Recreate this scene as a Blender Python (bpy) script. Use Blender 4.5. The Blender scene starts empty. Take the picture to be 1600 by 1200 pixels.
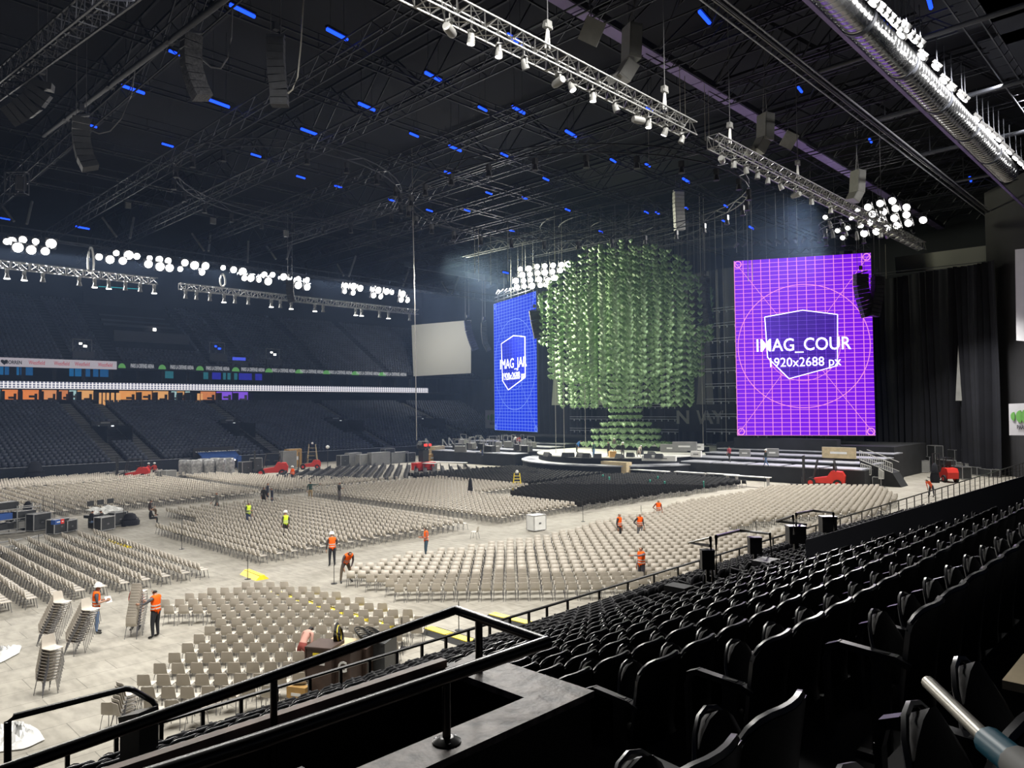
import bpy, math, random
import numpy as np
from mathutils import Vector, Matrix
random.seed(7)
rng = np.random.default_rng(7)
S = bpy.context.scene
C = S.collection
PI = math.pi
# ------------------------------------------------------------------ camera
H = 8.4                       # eye height above the arena floor (metres)
FPX = 1150.0                  # focal length for a 1600 px wide frame
A0 = math.atan2(1120, 1150)   # angle between the view and the long axis (X) of the arena
PITCH = math.radians(1.89)
ROLL = 0.010
fh = Vector((math.cos(A0), math.sin(A0), 0)); r0 = Vector((math.sin(A0), -math.cos(A0), 0))
fw = fh * math.cos(PITCH) + Vector((0, 0, math.sin(PITCH)))
u0 = -fh * math.sin(PITCH) + Vector((0, 0, math.cos(PITCH)))
cr = r0 * math.cos(ROLL) - u0 * math.sin(ROLL)
cu = u0 * math.cos(ROLL) + r0 * math.sin(ROLL)
cam = bpy.data.cameras.new('camera'); co = bpy.data.objects.new('camera', cam); C.objects.link(co)
M = Matrix((cr, cu, -fw)).transposed().to_4x4(); M.translation = Vector((0, 0, H))
co.matrix_world = M
cam.sensor_width = 36; cam.lens = FPX / 1600 * 36; cam.clip_start = 0.05; cam.clip_end = 600
S.camera = co
# ------------------------------------------------------------------ world, exposure
S.view_settings.view_transform = 'Standard'; S.view_settings.look = 'None'
S.view_settings.gamma = 1; S.view_settings.use_curve_mapping = False
S.view_settings.exposure = 0.0
W = bpy.data.worlds.new('World'); S.world = W; W.use_nodes = True
W.node_tree.nodes['Background'].inputs[0].default_value = (0.35, 0.45, 0.75, 1)
W.node_tree.nodes['Background'].inputs[1].default_value = 0.028
S.cycles.max_bounces = 4; S.cycles.diffuse_bounces = 2; S.cycles.glossy_bounces = 2
S.cycles.transparent_max_bounces = 6; S.cycles.transmission_bounces = 2
S.cycles.sample_clamp_indirect = 4
S.cycles.use_denoising = True
# ------------------------------------------------------------------ the hall's lamps, then added lights
def area(loc, target, energy, sx, sy, col=(1, .97, .92), spread=130):
    l = bpy.data.lights.new('arena_light', 'AREA'); l.shape = 'RECTANGLE'; l.size = sx; l.size_y = sy
    l.energy = energy; l.color = col; l.spread = math.radians(spread)
    o = bpy.data.objects.new('arena_light', l); C.objects.link(o); o.location = loc
    d = Vector(target) - Vector(loc)
    zz = -d.normalized(); xx = Vector((1, 0, 0)); xx = (xx - zz * xx.dot(zz)).normalized(); yy = zz.cross(xx)
    o.rotation_euler = Matrix((xx, yy, zz)).transposed().to_euler()
    return o
area((48, 103, 28.5), (50, 74, 0), 30000, 84, .3, spread=108)                  # floods on the far catwalk
area((40, 12.85, 30.15), (44, 38, 0), 15000, 76, .22, spread=114)                 # floods beside the duct on the near side
area((6, 20, 27), (14, 34, 0), 4600, 12, 2)                         # lamps over the near left floor
area((80, 90, 32), (85, 62, 17), 14000, 9, 3, (1, 1, .72), 100)    # bank over the left screen
area((84, 34, 29), (58, 42, 0), 12000, 8, 3, spread=120)                         # bank over the right screen
area((18, 21.8, 23.6), (12, 9, 4), 2600, 16, .8)                       # lamps of the near truss over our own stand
area((84, 86, 29), (52, 62, 0), 9000, 8, 3, spread=120)             # bank over the left screen, floor side
area((90, 22, 20), (92, 20, 0), 2600, 3, 3, spread=120)             # added light, no lamp there, lifting the floor right of the stage
area((92, 112, 27), (106, 128, 22), 1500, 3, 3)                     # added light that brightens the corner screen, no lamp of the hall

# ------------------------------------------------------------------ helpers
def Pr(px, py):
    d = fw + cr * ((px - 800) / FPX) + cu * ((600 - py) / FPX)
    return d
def P(px, py, z=None, x=None, y=None, d=None):
    """the point of a real plane (floor height z, cross plane x, side plane y, or distance d) met by a sight line"""
    v = Pr(px, py)
    if z is not None: k = (z - H) / v.z
    elif x is not None: k = x / v.x
    elif y is not None: k = y / v.y
    else: k = d
    return Vector((v.x * k, v.y * k, H + v.z * k))

def ordn(n):
    w = ['zeroth', 'first', 'second', 'third', 'fourth', 'fifth', 'sixth', 'seventh', 'eighth', 'ninth', 'tenth', 'eleventh', 'twelfth',
         'thirteenth', 'fourteenth', 'fifteenth', 'sixteenth', 'seventeenth', 'eighteenth', 'nineteenth', 'twentieth']
    if n <= 20: return w[n]
    return '%d%s' % (n, 'th' if 10 <= n % 100 <= 20 else {1: 'st', 2: 'nd', 3: 'rd'}.get(n % 10, 'th'))

def mat(name, col, rough=.6, metal=0., emit=None, es=1., noise=0., nscale=4., spec=.5, bump=0., alpha=1.):
    m = bpy.data.materials.new(name); m.use_nodes = True
    nt = m.node_tree; b = nt.nodes['Principled BSDF']
    b.inputs['Base Color'].default_value = (*col, 1); b.inputs['Roughness'].default_value = rough
    b.inputs['Metallic'].default_value = metal; b.inputs['Specular IOR Level'].default_value = spec
    if alpha < 1: b.inputs['Alpha'].default_value = alpha
    if emit:
        b.inputs['Specular IOR Level'].default_value = 0
        b.inputs['Emission Color'].default_value = (*emit, 1); b.inputs['Emission Strength'].default_value = es
    if noise or bump:
        tc = nt.nodes.new('ShaderNodeTexCoord'); n = nt.nodes.new('ShaderNodeTexNoise')
        n.inputs['Scale'].default_value = nscale; n.inputs['Detail'].default_value = 4
        nt.links.new(tc.outputs['Object'], n.inputs['Vector'])
        if noise:
            r = nt.nodes.new('ShaderNodeValToRGB')
            r.color_ramp.elements[0].position = .3; r.color_ramp.elements[1].position = .7
            r.color_ramp.elements[0].color = (*[c * (1 - noise) for c in col], 1)
            r.color_ramp.elements[1].color = (*[min(1, c * (1 + noise)) for c in col], 1)
            nt.links.new(n.outputs['Fac'], r.inputs['Fac']); nt.links.new(r.outputs['Color'], b.inputs['Base Color'])
        if bump:
            bp = nt.nodes.new('ShaderNodeBump'); bp.inputs['Strength'].default_value = bump; bp.inputs['Distance'].default_value = .02
            nt.links.new(n.outputs['Fac'], bp.inputs['Height']); nt.links.new(bp.outputs['Normal'], b.inputs['Normal'])
    m.cycles.emission_sampling = 'NONE' if emit else 'AUTO'
    return m

M_ = dict(
    chair=mat('chair_plastic', (.50, .455, .39), .5, noise=.04, nscale=2),
    chrome=mat('chair_tube', (.22, .22, .24), .35, .7),
    blackchair=mat('black_chair_fabric', (.008, .008, .010), .8, noise=.3, nscale=3),
    seat=mat('black_seat_plastic', (.010, .0105, .014), .34, spec=.6, noise=.2, nscale=6),
    rim_glint=mat('seat_rim_highlight', (.045, .045, .05), .32, spec=.6, noise=.2, nscale=8),  # lighter black paints the highlight along seat rims and piping
    pad=mat('black_seat_pad', (.005, .005, .007), .7, spec=.25, noise=.3, nscale=30),
    farseat=mat('far_seat_plastic', (.085, .095, .125), .4, noise=.2, nscale=.3),  # lighter tone stands in for light missing on the far seats
    terr=mat('terrace_concrete', (.012, .013, .018), .85, noise=.3, nscale=1),
    terrn=mat('near_terrace', (.010, .010, .012), .9, noise=.3, nscale=2),
    step=mat('aisle_step', (.17, .17, .165), .8, noise=.2, nscale=1),
    black=mat('black_paint', (.01, .01, .012), .5, noise=.2, nscale=2),
    rail=mat('black_rail_paint', (.008, .008, .009), .28, spec=.6, noise=.3, nscale=9),
    drape=mat('black_drape', (.010, .011, .017), .9, noise=.25, nscale=.4),
    wall=mat('dark_wall', (.022, .026, .036), .85, noise=.2, nscale=.2),
    roof=mat('roof_deck', (.005, .007, .014), .9, noise=.4, nscale=.15),
    steel=mat('roof_steel', (.05, .054, .068), .55, .3, noise=.2, nscale=.5),
    steeld=mat('dark_roof_steel', (.02, .022, .031), .6, .3, noise=.2, nscale=.5),
    alu=mat('truss_aluminium', (.24, .24, .235), .35, .6, noise=.1, nscale=2),
    duct=mat('galvanised_duct', (.34, .345, .36), .2, .95, noise=.12, nscale=1.2),
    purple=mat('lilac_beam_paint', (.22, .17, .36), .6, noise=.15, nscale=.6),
    skirt=mat('stage_skirt', (.015, .016, .019), .85, noise=.25, nscale=.8),
    deck=mat('white_deck', (.62, .62, .58), .5, noise=.12, nscale=.6),
    strip=mat('aluminium_edge', (.42, .43, .47), .45, .3, noise=.2, nscale=.7),
    wood=mat('brown_panel', (.055, .032, .024), .6, noise=.25, nscale=3),
    ply=mat('plywood', (.50, .40, .24), .7, noise=.15, nscale=3),
    card=mat('cardboard', (.45, .27, .09), .8, noise=.15, nscale=3),
    red=mat('red_paint', (.62, .03, .02), .4, noise=.08, nscale=2),
    grey=mat('grey_panel', (.23, .23, .22), .6, noise=.12, nscale=1),
    screenw=mat('projection_cloth', (.62, .62, .57), .8, noise=.03, nscale=.1),
    white=mat('white_plastic', (.75, .75, .72), .5, noise=.06, nscale=2),
    film=mat('clear_film', (.80, .80, .78), .25, noise=.2, nscale=5, bump=.8, alpha=.7),
    yellow=mat('yellow_ramp', (.85, .66, .03), .5, noise=.1, nscale=3),
    case=mat('flight_case_panel', (.03, .032, .035), .5, noise=.2, nscale=4),
    caseedge=mat('case_edge', (.5, .5, .5), .4, .6, noise=.1, nscale=4),
    speaker=mat('speaker_cabinet', (.020, .021, .025), .55, noise=.3, nscale=3),
    speakerg=mat('grey_speaker_cabinet', (.20, .20, .19), .5, noise=.08, nscale=3),
    rubber=mat('tyre_rubber', (.015, .015, .015), .8, noise=.2, nscale=5),
    awning=mat('blue_awning', (.03, .09, .32), .6, noise=.1, nscale=1),
    flood=mat('floodlight_glass', (1, 1, 1), .3, emit=(1, .98, .93), es=14),
    lampw=mat('lamp_glass', (1, 1, 1), .3, emit=(1, .97, .9), es=6),
    blue=mat('blue_led_tube', (.02, .05, .5), .3, emit=(.01, .06, 1), es=2.6),
    cyan=mat('cyan_tube', (.02, .3, .3), .3, emit=(.02, .35, .4), es=.8),
    green=mat('green_leaf', (.225, .36, .17), .55, noise=.22, nscale=.8),
    teal=mat('teal_plastic', (.01, .13, .20), .4, noise=.1, nscale=20),
    rod=mat('satin_rod', (.45, .43, .38), .35, .5, noise=.1, nscale=20),
    skin=mat('skin_tone', (.36, .19, .12), .6, noise=.06, nscale=5),
    hair=mat('dark_hair', (.012, .009, .007), .7, noise=.2, nscale=20),
    cable=mat('rigging_cable', (.16, .16, .17), .5, .3, noise=.1, nscale=3),
    signw=mat('banner_white', (.50, .50, .52), .6, noise=.03, nscale=1),
    signg=mat('banner_green', (.12, .34, .07), .6, noise=.08, nscale=1),
    signb=mat('banner_black', (.02, .02, .03), .6, noise=.1, nscale=1),
)

class MB:
    """collects shapes and links them as one mesh object"""
    def __init__(s): s.v = []; s.f = []; s.mi = []; s.m = 0
    def add(s, vs, fs):
        b = len(s.v); s.v += [tuple(v) for v in vs]; s.f += [tuple(i + b for i in f) for f in fs]; s.mi += [s.m] * len(fs)
    def box(s, c, d, rot=0, R=None):
        hx, hy, hz = d[0] / 2, d[1] / 2, d[2] / 2
        if R is None: R = Matrix.Rotation(rot, 3, 'Z')
        c = Vector(c)
        vs = [c + R @ Vector((x * hx, y * hy, z * hz)) for z in (-1, 1) for y in (-1, 1) for x in (-1, 1)]
        s.add(vs, [(0, 2, 3, 1), (4, 5, 7, 6), (0, 1, 5, 4), (2, 6, 7, 3), (0, 4, 6, 2), (1, 3, 7, 5)])
    def bar(s, a, b, r, n=4, r2=None, caps=True):
        a = Vector(a); b = Vector(b); d = (b - a)
        if d.length < 1e-6: return
        q = d.to_track_quat('Z', 'Y').to_matrix(); r2 = r if r2 is None else r2
        vs = []
        for p, rr in ((a, r), (b, r2)):
            for k in range(n):
                t = 2 * PI * (k + .5) / n
                vs.append(p + q @ Vector((math.cos(t) * rr, math.sin(t) * rr, 0)))
        fs = [(k, (k + 1) % n, n + (k + 1) % n, n + k) for k in range(n)]
        if caps: fs += [tuple(range(n))[::-1], tuple(range(n, 2 * n))]
        s.add(vs, fs)
    def tube(s, pts, r, n=6):
        pts = [Vector(p) for p in pts]; rings = []
        for i, p in enumerate(pts):
            t = (pts[min(i + 1, len(pts) - 1)] - pts[max(i - 1, 0)]).normalized()
            up = Vector((0, 0, 1)) if abs(t.z) < .95 else Vector((1, 0, 0))
            a = t.cross(up).normalized(); b = t.cross(a)
            rings.append([p + a * math.cos(2 * PI * k / n) * r + b * math.sin(2 * PI * k / n) * r for k in range(n)])
        vs = [v for g in rings for v in g]
        fs = [(i * n + k, i * n + (k + 1) % n, (i + 1) * n + (k + 1) % n, (i + 1) * n + k) for i in range(len(pts) - 1) for k in range(n)]
        fs += [tuple(range(n))[::-1], tuple(range((len(pts) - 1) * n, len(pts) * n))]
        s.add(vs, fs)
    def lathe(s, prof, n=12, c=(0, 0, 0), R=None):
        c = Vector(c); R = R or Matrix.Identity(3)
        vs = [c + R @ Vector((r * math.cos(2 * PI * k / n), r * math.sin(2 * PI * k / n), z)) for r, z in prof for k in range(n)]
        fs = [(i * n + k, i * n + (k + 1) % n, (i + 1) * n + (k + 1) % n, (i + 1) * n + k) for i in range(len(prof) - 1) for k in range(n)]
        fs += [tuple(range(n))[::-1], tuple(range((len(prof) - 1) * n, len(prof) * n))]
        s.add(vs, fs)
    def prism(s, poly, h, tf=lambda v: v):
        n = len(poly)
        vs = [tf(Vector((x, y, 0))) for x, y in poly] + [tf(Vector((x, y, h))) for x, y in poly]
        s.add(vs, [tuple(range(n))[::-1], tuple(range(n, 2 * n))] + [(k, (k + 1) % n, n + (k + 1) % n, n + k) for k in range(n)])
    def slab(s, G, th):
        """a curved sheet given as a grid of points, with real thickness"""
        m, n = len(G), len(G[0]); A = np.array(G, float)
        du = np.gradient(A, axis=0); dv = np.gradient(A, axis=1)
        N = np.cross(du, dv); N /= np.linalg.norm(N, axis=2, keepdims=True) + 1e-9
        B = A - N * th
        vs = [tuple(p) for p in A.reshape(-1, 3)] + [tuple(p) for p in B.reshape(-1, 3)]; o = m * n
        fs = []
        for i in range(m - 1):
            for j in range(n - 1):
                a = i * n + j
                fs.append((a, a + n, a + n + 1, a + 1)); fs.append((o + a, o + a + 1, o + a + n + 1, o + a + n))
        for i in range(m - 1):
            a = i * n; fs.append((a, o + a, o + a + n, a + n)); a = i * n + n - 1; fs.append((a, a + n, o + a + n, o + a))
        for j in range(n - 1):
            fs.append((j, j + 1, o + j + 1, o + j)); a = (m - 1) * n + j; fs.append((a, o + a, o + a + 1, a + 1))
        s.add(vs, fs)
    def mesh(s, name, mats, smooth=False):
        me = bpy.data.meshes.new(name); me.from_pydata(s.v, [], s.f)
        for m in (mats if isinstance(mats, (list, tuple)) else [mats]): me.materials.append(m)
        if len(me.materials) > 1: me.polygons.foreach_set('material_index', s.mi)
        if smooth:
            me.polygons.foreach_set('use_smooth', [True] * len(me.polygons))
            try: me.set_sharp_from_angle(angle=math.radians(50))
            except Exception: pass
        me.update(); return me
    def build(s, name, mats, parent=None, smooth=False, loc=None, rz=0):
        return put(name, s.mesh(name, mats, smooth), parent, loc, rz)

def put(name, me, parent=None, loc=None, rz=0):
    o = bpy.data.objects.new(name, me); C.objects.link(o); o.parent = parent
    if loc is not None: o.location = loc
    if rz: o.rotation_euler = (0, 0, rz)
    return o
def tag(o, label, cat, group=None, kind=None):
    if label: o['label'] = label
    if cat: o['category'] = cat
    if group: o['group'] = group
    if kind: o['kind'] = kind
    return o
def thing(name, label, cat, loc=(0, 0, 0), rz=0, group=None):
    o = bpy.data.objects.new(name, None); C.objects.link(o); o.location = loc; o.rotation_euler = (0, 0, rz)
    o.empty_display_size = .2
    return tag(o, label, cat, group)
def struct(name, mb, mats, smooth=False, label=None, cat=None):
    o = mb.build(name, mats, None, smooth); o['kind'] = 'structure'
    if label: o['label'] = label
    if cat: o['category'] = cat
    return o
def dup(root, loc, rz, label, group=None, kids=None):
    r = root.copy(); C.objects.link(r); r.location = loc; r.rotation_euler = (0, 0, rz); r['label'] = label
    if group: r['group'] = group
    for ch in (kids if kids is not None else list(root.children)):
        c = ch.copy(); C.objects.link(c); c.parent = r
        for g in ch.children:
            d = g.copy(); C.objects.link(d); d.parent = c
    return r
def tile(name, mb, mats, T):
    """many copies of one small shape merged into one mesh; T rows: x, y, z, rot, scale"""
    T = np.asarray(T, float)
    V = np.array(mb.v, float); n = len(V); k = len(T)
    c, s_ = np.cos(T[:, 3])[:, None], np.sin(T[:, 3])[:, None]; sc = T[:, 4][:, None]
    X = (V[:, 0] * c - V[:, 1] * s_) * sc + T[:, 0:1]; Y = (V[:, 0] * s_ + V[:, 1] * c) * sc + T[:, 1:2]; Z = V[:, 2] * sc + T[:, 2:3]
    co_ = np.stack([X, Y, Z], 2).reshape(-1)
    ln = np.array([len(f) for f in mb.f]); fl = np.concatenate([np.array(f) for f in mb.f])
    me = bpy.data.meshes.new(name)
    me.vertices.add(n * k); me.vertices.foreach_set('co', co_)
    me.loops.add(len(fl) * k); me.loops.foreach_set('vertex_index', (fl[None, :] + (np.arange(k) * n)[:, None]).reshape(-1).astype(np.int32))
    lt = np.tile(ln, k); st = np.concatenate([[0], np.cumsum(lt)[:-1]])
    me.polygons.add(len(lt)); me.polygons.foreach_set('loop_start', st.astype(np.int32)); me.polygons.foreach_set('loop_total', lt.astype(np.int32))
    for m in (mats if isinstance(mats, (list, tuple)) else [mats]): me.materials.append(m)
    if len(me.materials) > 1: me.polygons.foreach_set('material_index', np.tile(np.array(mb.mi), k).astype(np.int32))
    me.update(calc_edges=True); me.validate()
    return me
def inpoly(x, y, poly):
    c = False; n = len(poly)
    for i in range(n):
        x1, y1 = poly[i]; x2, y2 = poly[(i + 1) % n]
        if (y1 > y) != (y2 > y) and x < (x2 - x1) * (y - y1) / (y2 - y1) + x1: c = not c
    return c
def text(name, s, size, m, loc, xdir, up=(0, 0, 1), parent=None, off=0., ext=.01, sx=1.):
    cu_ = bpy.data.curves.new(name, 'FONT'); cu_.body = s; cu_.size = size; cu_.align_x = 'CENTER'; cu_.align_y = 'CENTER'
    cu_.offset = off; cu_.extrude = ext; cu_.resolution_u = 3
    cu_.materials.append(m)
    o = bpy.data.objects.new(name, cu_); C.objects.link(o)
    X = Vector(xdir).normalized(); U = Vector(up); Z = X.cross(U).normalized(); U = Z.cross(X)
    R = Matrix((X, U, Z)).transposed().to_4x4(); R.translation = Vector(loc)
    o.matrix_world = R @ Matrix.Diagonal((sx, 1, 1, 1))
    me = bpy.data.meshes.new_from_object(o); me.name = name
    n = bpy.data.objects.new(name, me); C.objects.link(n); n.matrix_world = R @ Matrix.Diagonal((sx, 1, 1, 1))
    bpy.data.objects.remove(o); bpy.data.curves.remove(cu_); o = n
    if parent: o.parent = parent
    return o
# ------------------------------------------------------------------ setting: floor, roof, walls
def floor_mat():
    m = bpy.data.materials.new('arena_floor_boards'); m.use_nodes = True; nt = m.node_tree; b = nt.nodes['Principled BSDF']
    tc = nt.nodes.new('ShaderNodeTexCoord')
    n1 = nt.nodes.new('ShaderNodeTexNoise'); n1.inputs['Scale'].default_value = .35; n1.inputs['Detail'].default_value = 8; n1.inputs['Roughness'].default_value = .65
    n2 = nt.nodes.new('ShaderNodeTexNoise'); n2.inputs['Scale'].default_value = 3.5; n2.inputs['Detail'].default_value = 6
    mp = nt.nodes.new('ShaderNodeMapping'); mp.inputs['Scale'].default_value = (1, .35, 1)
    nt.links.new(tc.outputs['Object'], n1.inputs['Vector']); nt.links.new(tc.outputs['Object'], mp.inputs['Vector']); nt.links.new(mp.outputs['Vector'], n2.inputs['Vector'])
    r1 = nt.nodes.new('ShaderNodeValToRGB'); r1.color_ramp.elements[0].position = .3; r1.color_ramp.elements[1].position = .75
    r1.color_ramp.elements[0].color = (.30, .28, .235, 1); r1.color_ramp.elements[1].color = (.42, .395, .34, 1)
    r2 = nt.nodes.new('ShaderNodeValToRGB'); r2.color_ramp.elements[0].position = .3; r2.color_ramp.elements[1].position = .6
    r2.color_ramp.elements[0].color = (.74, .74, .74, 1); r2.color_ramp.elements[1].color = (1, 1, 1, 1)
    mx = nt.nodes.new('ShaderNodeMixRGB'); mx.blend_type = 'MULTIPLY'; mx.inputs[0].default_value = 1
    nt.links.new(n1.outputs['Fac'], r1.inputs[0]); nt.links.new(n2.outputs['Fac'], r2.inputs[0])
    nt.links.new(r1.outputs[0], mx.inputs[1]); nt.links.new(r2.outputs[0], mx.inputs[2])
    bt = nt.nodes.new('ShaderNodeTexBrick'); bt.inputs['Scale'].default_value = 1; bt.inputs['Mortar Size'].default_value = .012
    bt.inputs['Brick Width'].default_value = 2.4; bt.inputs['Row Height'].default_value = 1.2; bt.inputs['Color1'].default_value = (1, 1, 1, 1); bt.inputs['Color2'].default_value = (.93, .93, .93, 1); bt.inputs['Mortar'].default_value = (.55, .55, .55, 1)
    nt.links.new(tc.outputs['Object'], bt.inputs['Vector'])
    mx2 = nt.nodes.new('ShaderNodeMixRGB'); mx2.blend_type = 'MULTIPLY'; mx2.inputs[0].default_value = 1
    nt.links.new(mx.outputs[0], mx2.inputs[1]); nt.links.new(bt.outputs['Color'], mx2.inputs[2])
    nt.links.new(mx2.outputs[0], b.inputs['Base Color']); b.inputs['Roughness'].default_value = .75; b.inputs['Specular IOR Level'].default_value = .2
    return m
g = MB(); g.box((55, 60, -.15), (150, 120, .3)); struct('floor', g, floor_mat(), label='pale grey-beige temporary floor of the arena', cat='floor')
g = MB(); g.box((60, 60, 41.3), (170, 210, .5)); struct('ceiling', g, M_['roof'], label='dark roof deck above the trusses', cat='ceiling')
g = MB(); g.box((50, 159, 20), (160, .6, 44)); struct('wall_left', g, M_['wall'], label='dark wall behind the far upper tier', cat='wall')
g = MB(); g.box((128, 65, 20), (.6, 200, 44)); struct('wall_back', g, M_['wall'], label='dark wall behind the stage', cat='wall')

# ---- our own stand: terraces, rows i at Y = .47 + .85 i
def rowY(i): return .47 + .85 * i
def rowZ(i): return H - 1.66 - .328 * i + .022 * max(0, i - 9)
g = MB()
g.box((4, -.15, rowZ(-1) / 2 - .5), (26, .95, rowZ(-1) + 1))
for i in range(0, 17):
    x0 = 3.62 if 2 <= i <= 3 else -6
    x1 = 15.2 if i < 7 else 36
    if i in (2, 3): pass
    y0 = rowY(i) - .12; z = rowZ(i)
    g.box(((x0 + x1) / 2, y0 + .425, z / 2 - .5), (x1 - x0, .85, z + 1))
struct('terrace_near', g, M_['terrn'], label='black stepped terrace carrying the near seats', cat='terrace')
g = MB(); g.box((45, 15.25, .2), (110, .3, 1.1)); struct('wall_near', g, M_['black'], label='low black wall at the foot of the near stand', cat='wall')

# ---- far stand: lower tier, boxes, upper tier
FY0, FRN, FSX = 106.0, 25, (6.0, 122.0)
def fY(i): return FY0 + .9 + 1.04 * i
def fZ(i): return 1.5 + .335 * i
g = MB()
g.box((64, FY0 + .45, .75), (116, .9, 1.5))
for i in range(FRN): g.box((64, fY(i) + .52, fZ(i) / 2 - .5), (116, 1.04, fZ(i) + 1))
struct('terrace_far_lower', g, M_['terr'], label='dark stepped terrace of the far lower tier', cat='terrace')
g = MB(); g.box((60, FY0 - .05, .85), (124, .1, 1.7)); g.m = 1; g.box((60, FY0 - .05, 1.78), (124, .16, .06))
struct('wall_far', g, [M_['wall'], M_['strip']], label='low dark wall at the foot of the far stand', cat='wall')
UY0 = 133.0; URN = 22
def uY(i): return UY0 + .9 + 1.0 * i
def uZ(i): return 16.4 + .60 * i
g = MB()
for i in range(URN): g.box((64, uY(i) + .5, uZ(i) - .4), (124, 1.02, .8))
struct('terrace_far_upper', g, M_['terr'], label='dark stepped terrace of the far upper tier', cat='terrace')
g = MB()
g.box((60, 139, 16.3), (128, 12, .3)); g.box((60, 139, 12.15), (128, 12, .2)); g.box((60, 145, 13), (128, .4, 9))
g.box((60, 133.1, 12.15), (128, .3, .25))
struct('wall_boxes', g, M_['wall'], label='dark slabs of the hospitality boxes between the tiers', cat='wall')

# seats of the far stand
def farseat():
    g = MB()
    g.box((0, .08, .66), (.54, .08, .46)); g.box((0, -.12, .46), (.54, .32, .12)); g.box((0, 0, .2), (.34, .10, .4))
    return g
aisl = [16.5, 34.2, 38.9, 57.5, 79.0, 100.5]
vom = [(34.9, 38.2), (54.4, 57.0), (74.6, 78.0), (94.6, 97.8)]
T = []
for i in range(FRN):
    for x in np.arange(7, 121.5, .68):
        if any(abs(x - a) < 1.15 for a in aisl): continue
        if 7 <= i <= 14 and any(a - .9 < x < b + .3 for a, b in vom): continue
        if i < 7 and any(abs(x - (a + b) / 2) < 1.0 for a, b in vom[1:]): continue
        T.append((x, fY(i) + .5, fZ(i), 0, 1))
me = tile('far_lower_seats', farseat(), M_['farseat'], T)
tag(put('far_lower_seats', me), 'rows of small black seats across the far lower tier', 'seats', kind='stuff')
T = []
ua = [19, 25.5, 35.2, 42.5, 59.0, 65.5, 82, 98]
for i in range(URN):
    for x in np.arange(7, 124, .68):
        if any(abs(x - a) < 1.0 for a in ua): continue
        if 4 < i < 22 and 43.5 < x < 57.5: continue
        T.append((x, uY(i) + .5, uZ(i), 0, 1))
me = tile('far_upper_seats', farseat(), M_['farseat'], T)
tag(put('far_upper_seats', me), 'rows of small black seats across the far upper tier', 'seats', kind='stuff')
# stair flights in the far stand
for k, a in enumerate(aisl):
    t = thing('aisle_stair', '%s flight of pale-edged steps through the far lower tier' % ordn(k + 1), 'stairs', (a, FY0, 0), 0)
    g = MB()
    for i in range(FRN): g.box((0, fY(i) + .12 - FY0, fZ(i) + .06), (1.6, .22, .12)); g.box((0, fY(i) + .66 - FY0, fZ(i) + .2), (1.6, .22, .12))
    o = g.build('step_edges', M_['step'], t); o['kind'] = 'stuff'
    g = MB(); g.bar((.72, .5, fZ(0) + .9), (.72, fY(FRN - 1) - FY0, fZ(FRN - 1) + .9), .03); g.build('handrail', M_['steeld'], t)
for k, a in enumerate(ua):
    t = thing('aisle_stair', '%s flight of steps through the far upper tier' % ordn(k + 1), 'stairs', (a, UY0, 0), 0)
    g = MB()
    for i in range(URN): g.box((0, uY(i) + .3 - UY0, uZ(i) + .03), (1.8, .5, .10))
    o = g.build('step_edges', mat('upper_step', (.075, .08, .095), .8), t) if k == 0 else put('step_edges', stepme, t)
    stepme = o.data; o['kind'] = 'stuff'
# vomitories in the lower tier
for k, (a, b) in enumerate(vom):
    w = b - a; y = fY(7)
    t = thing('stand_entrance', '%s dark entrance tunnel with railings in the far lower tier' % ordn(k + 1), 'entrance', (a, y, 0), 0)
    g = MB(); g.box((w / 2, 6.8, fZ(7) + 1.3), (w + .4, .3, 3.8)); g.box((w / 2, 3.4, fZ(7) + .02), (w, 6.6, .08)); g.build('tunnel_wall', M_['black'], t)
    g = MB()
    for x in (0, w): g.box((x, 3.6, fZ(7) + 1.4), (.15, 7, 2.4))
    g.build('side_wall', M_['terr'], t)
    g = MB()
    for x in (0, w):
        g.bar((x, 0, fZ(7) + 1.0), (x, 6.8, fZ(7) + 3.4), .035)
        for q in range(3): g.bar((x, 3.4 * q, fZ(7)), (x, 3.4 * q, fZ(7) + 1 + 1.2 * q), .035)
    g.build('railing', M_['steel'], t)
    for x in (w * .2, w * .8):
        g = MB(); g.box((x, 6.55, fZ(7) + 2.5), (.35, .1, .16)); g.build('tunnel_lamp', mat('tunnel_lamp_glass', (1, 1, 1), emit=(.9, .95, 1), es=1.6) if (k == 0 and x < w / 2) else bpy.data.materials['tunnel_lamp_glass'], t)
    g = MB(); g.box((w / 2, 6.6, fZ(7) + 3.0), (1.3, .08, .25)); g.build('exit_sign', M_['grey'], t)
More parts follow.
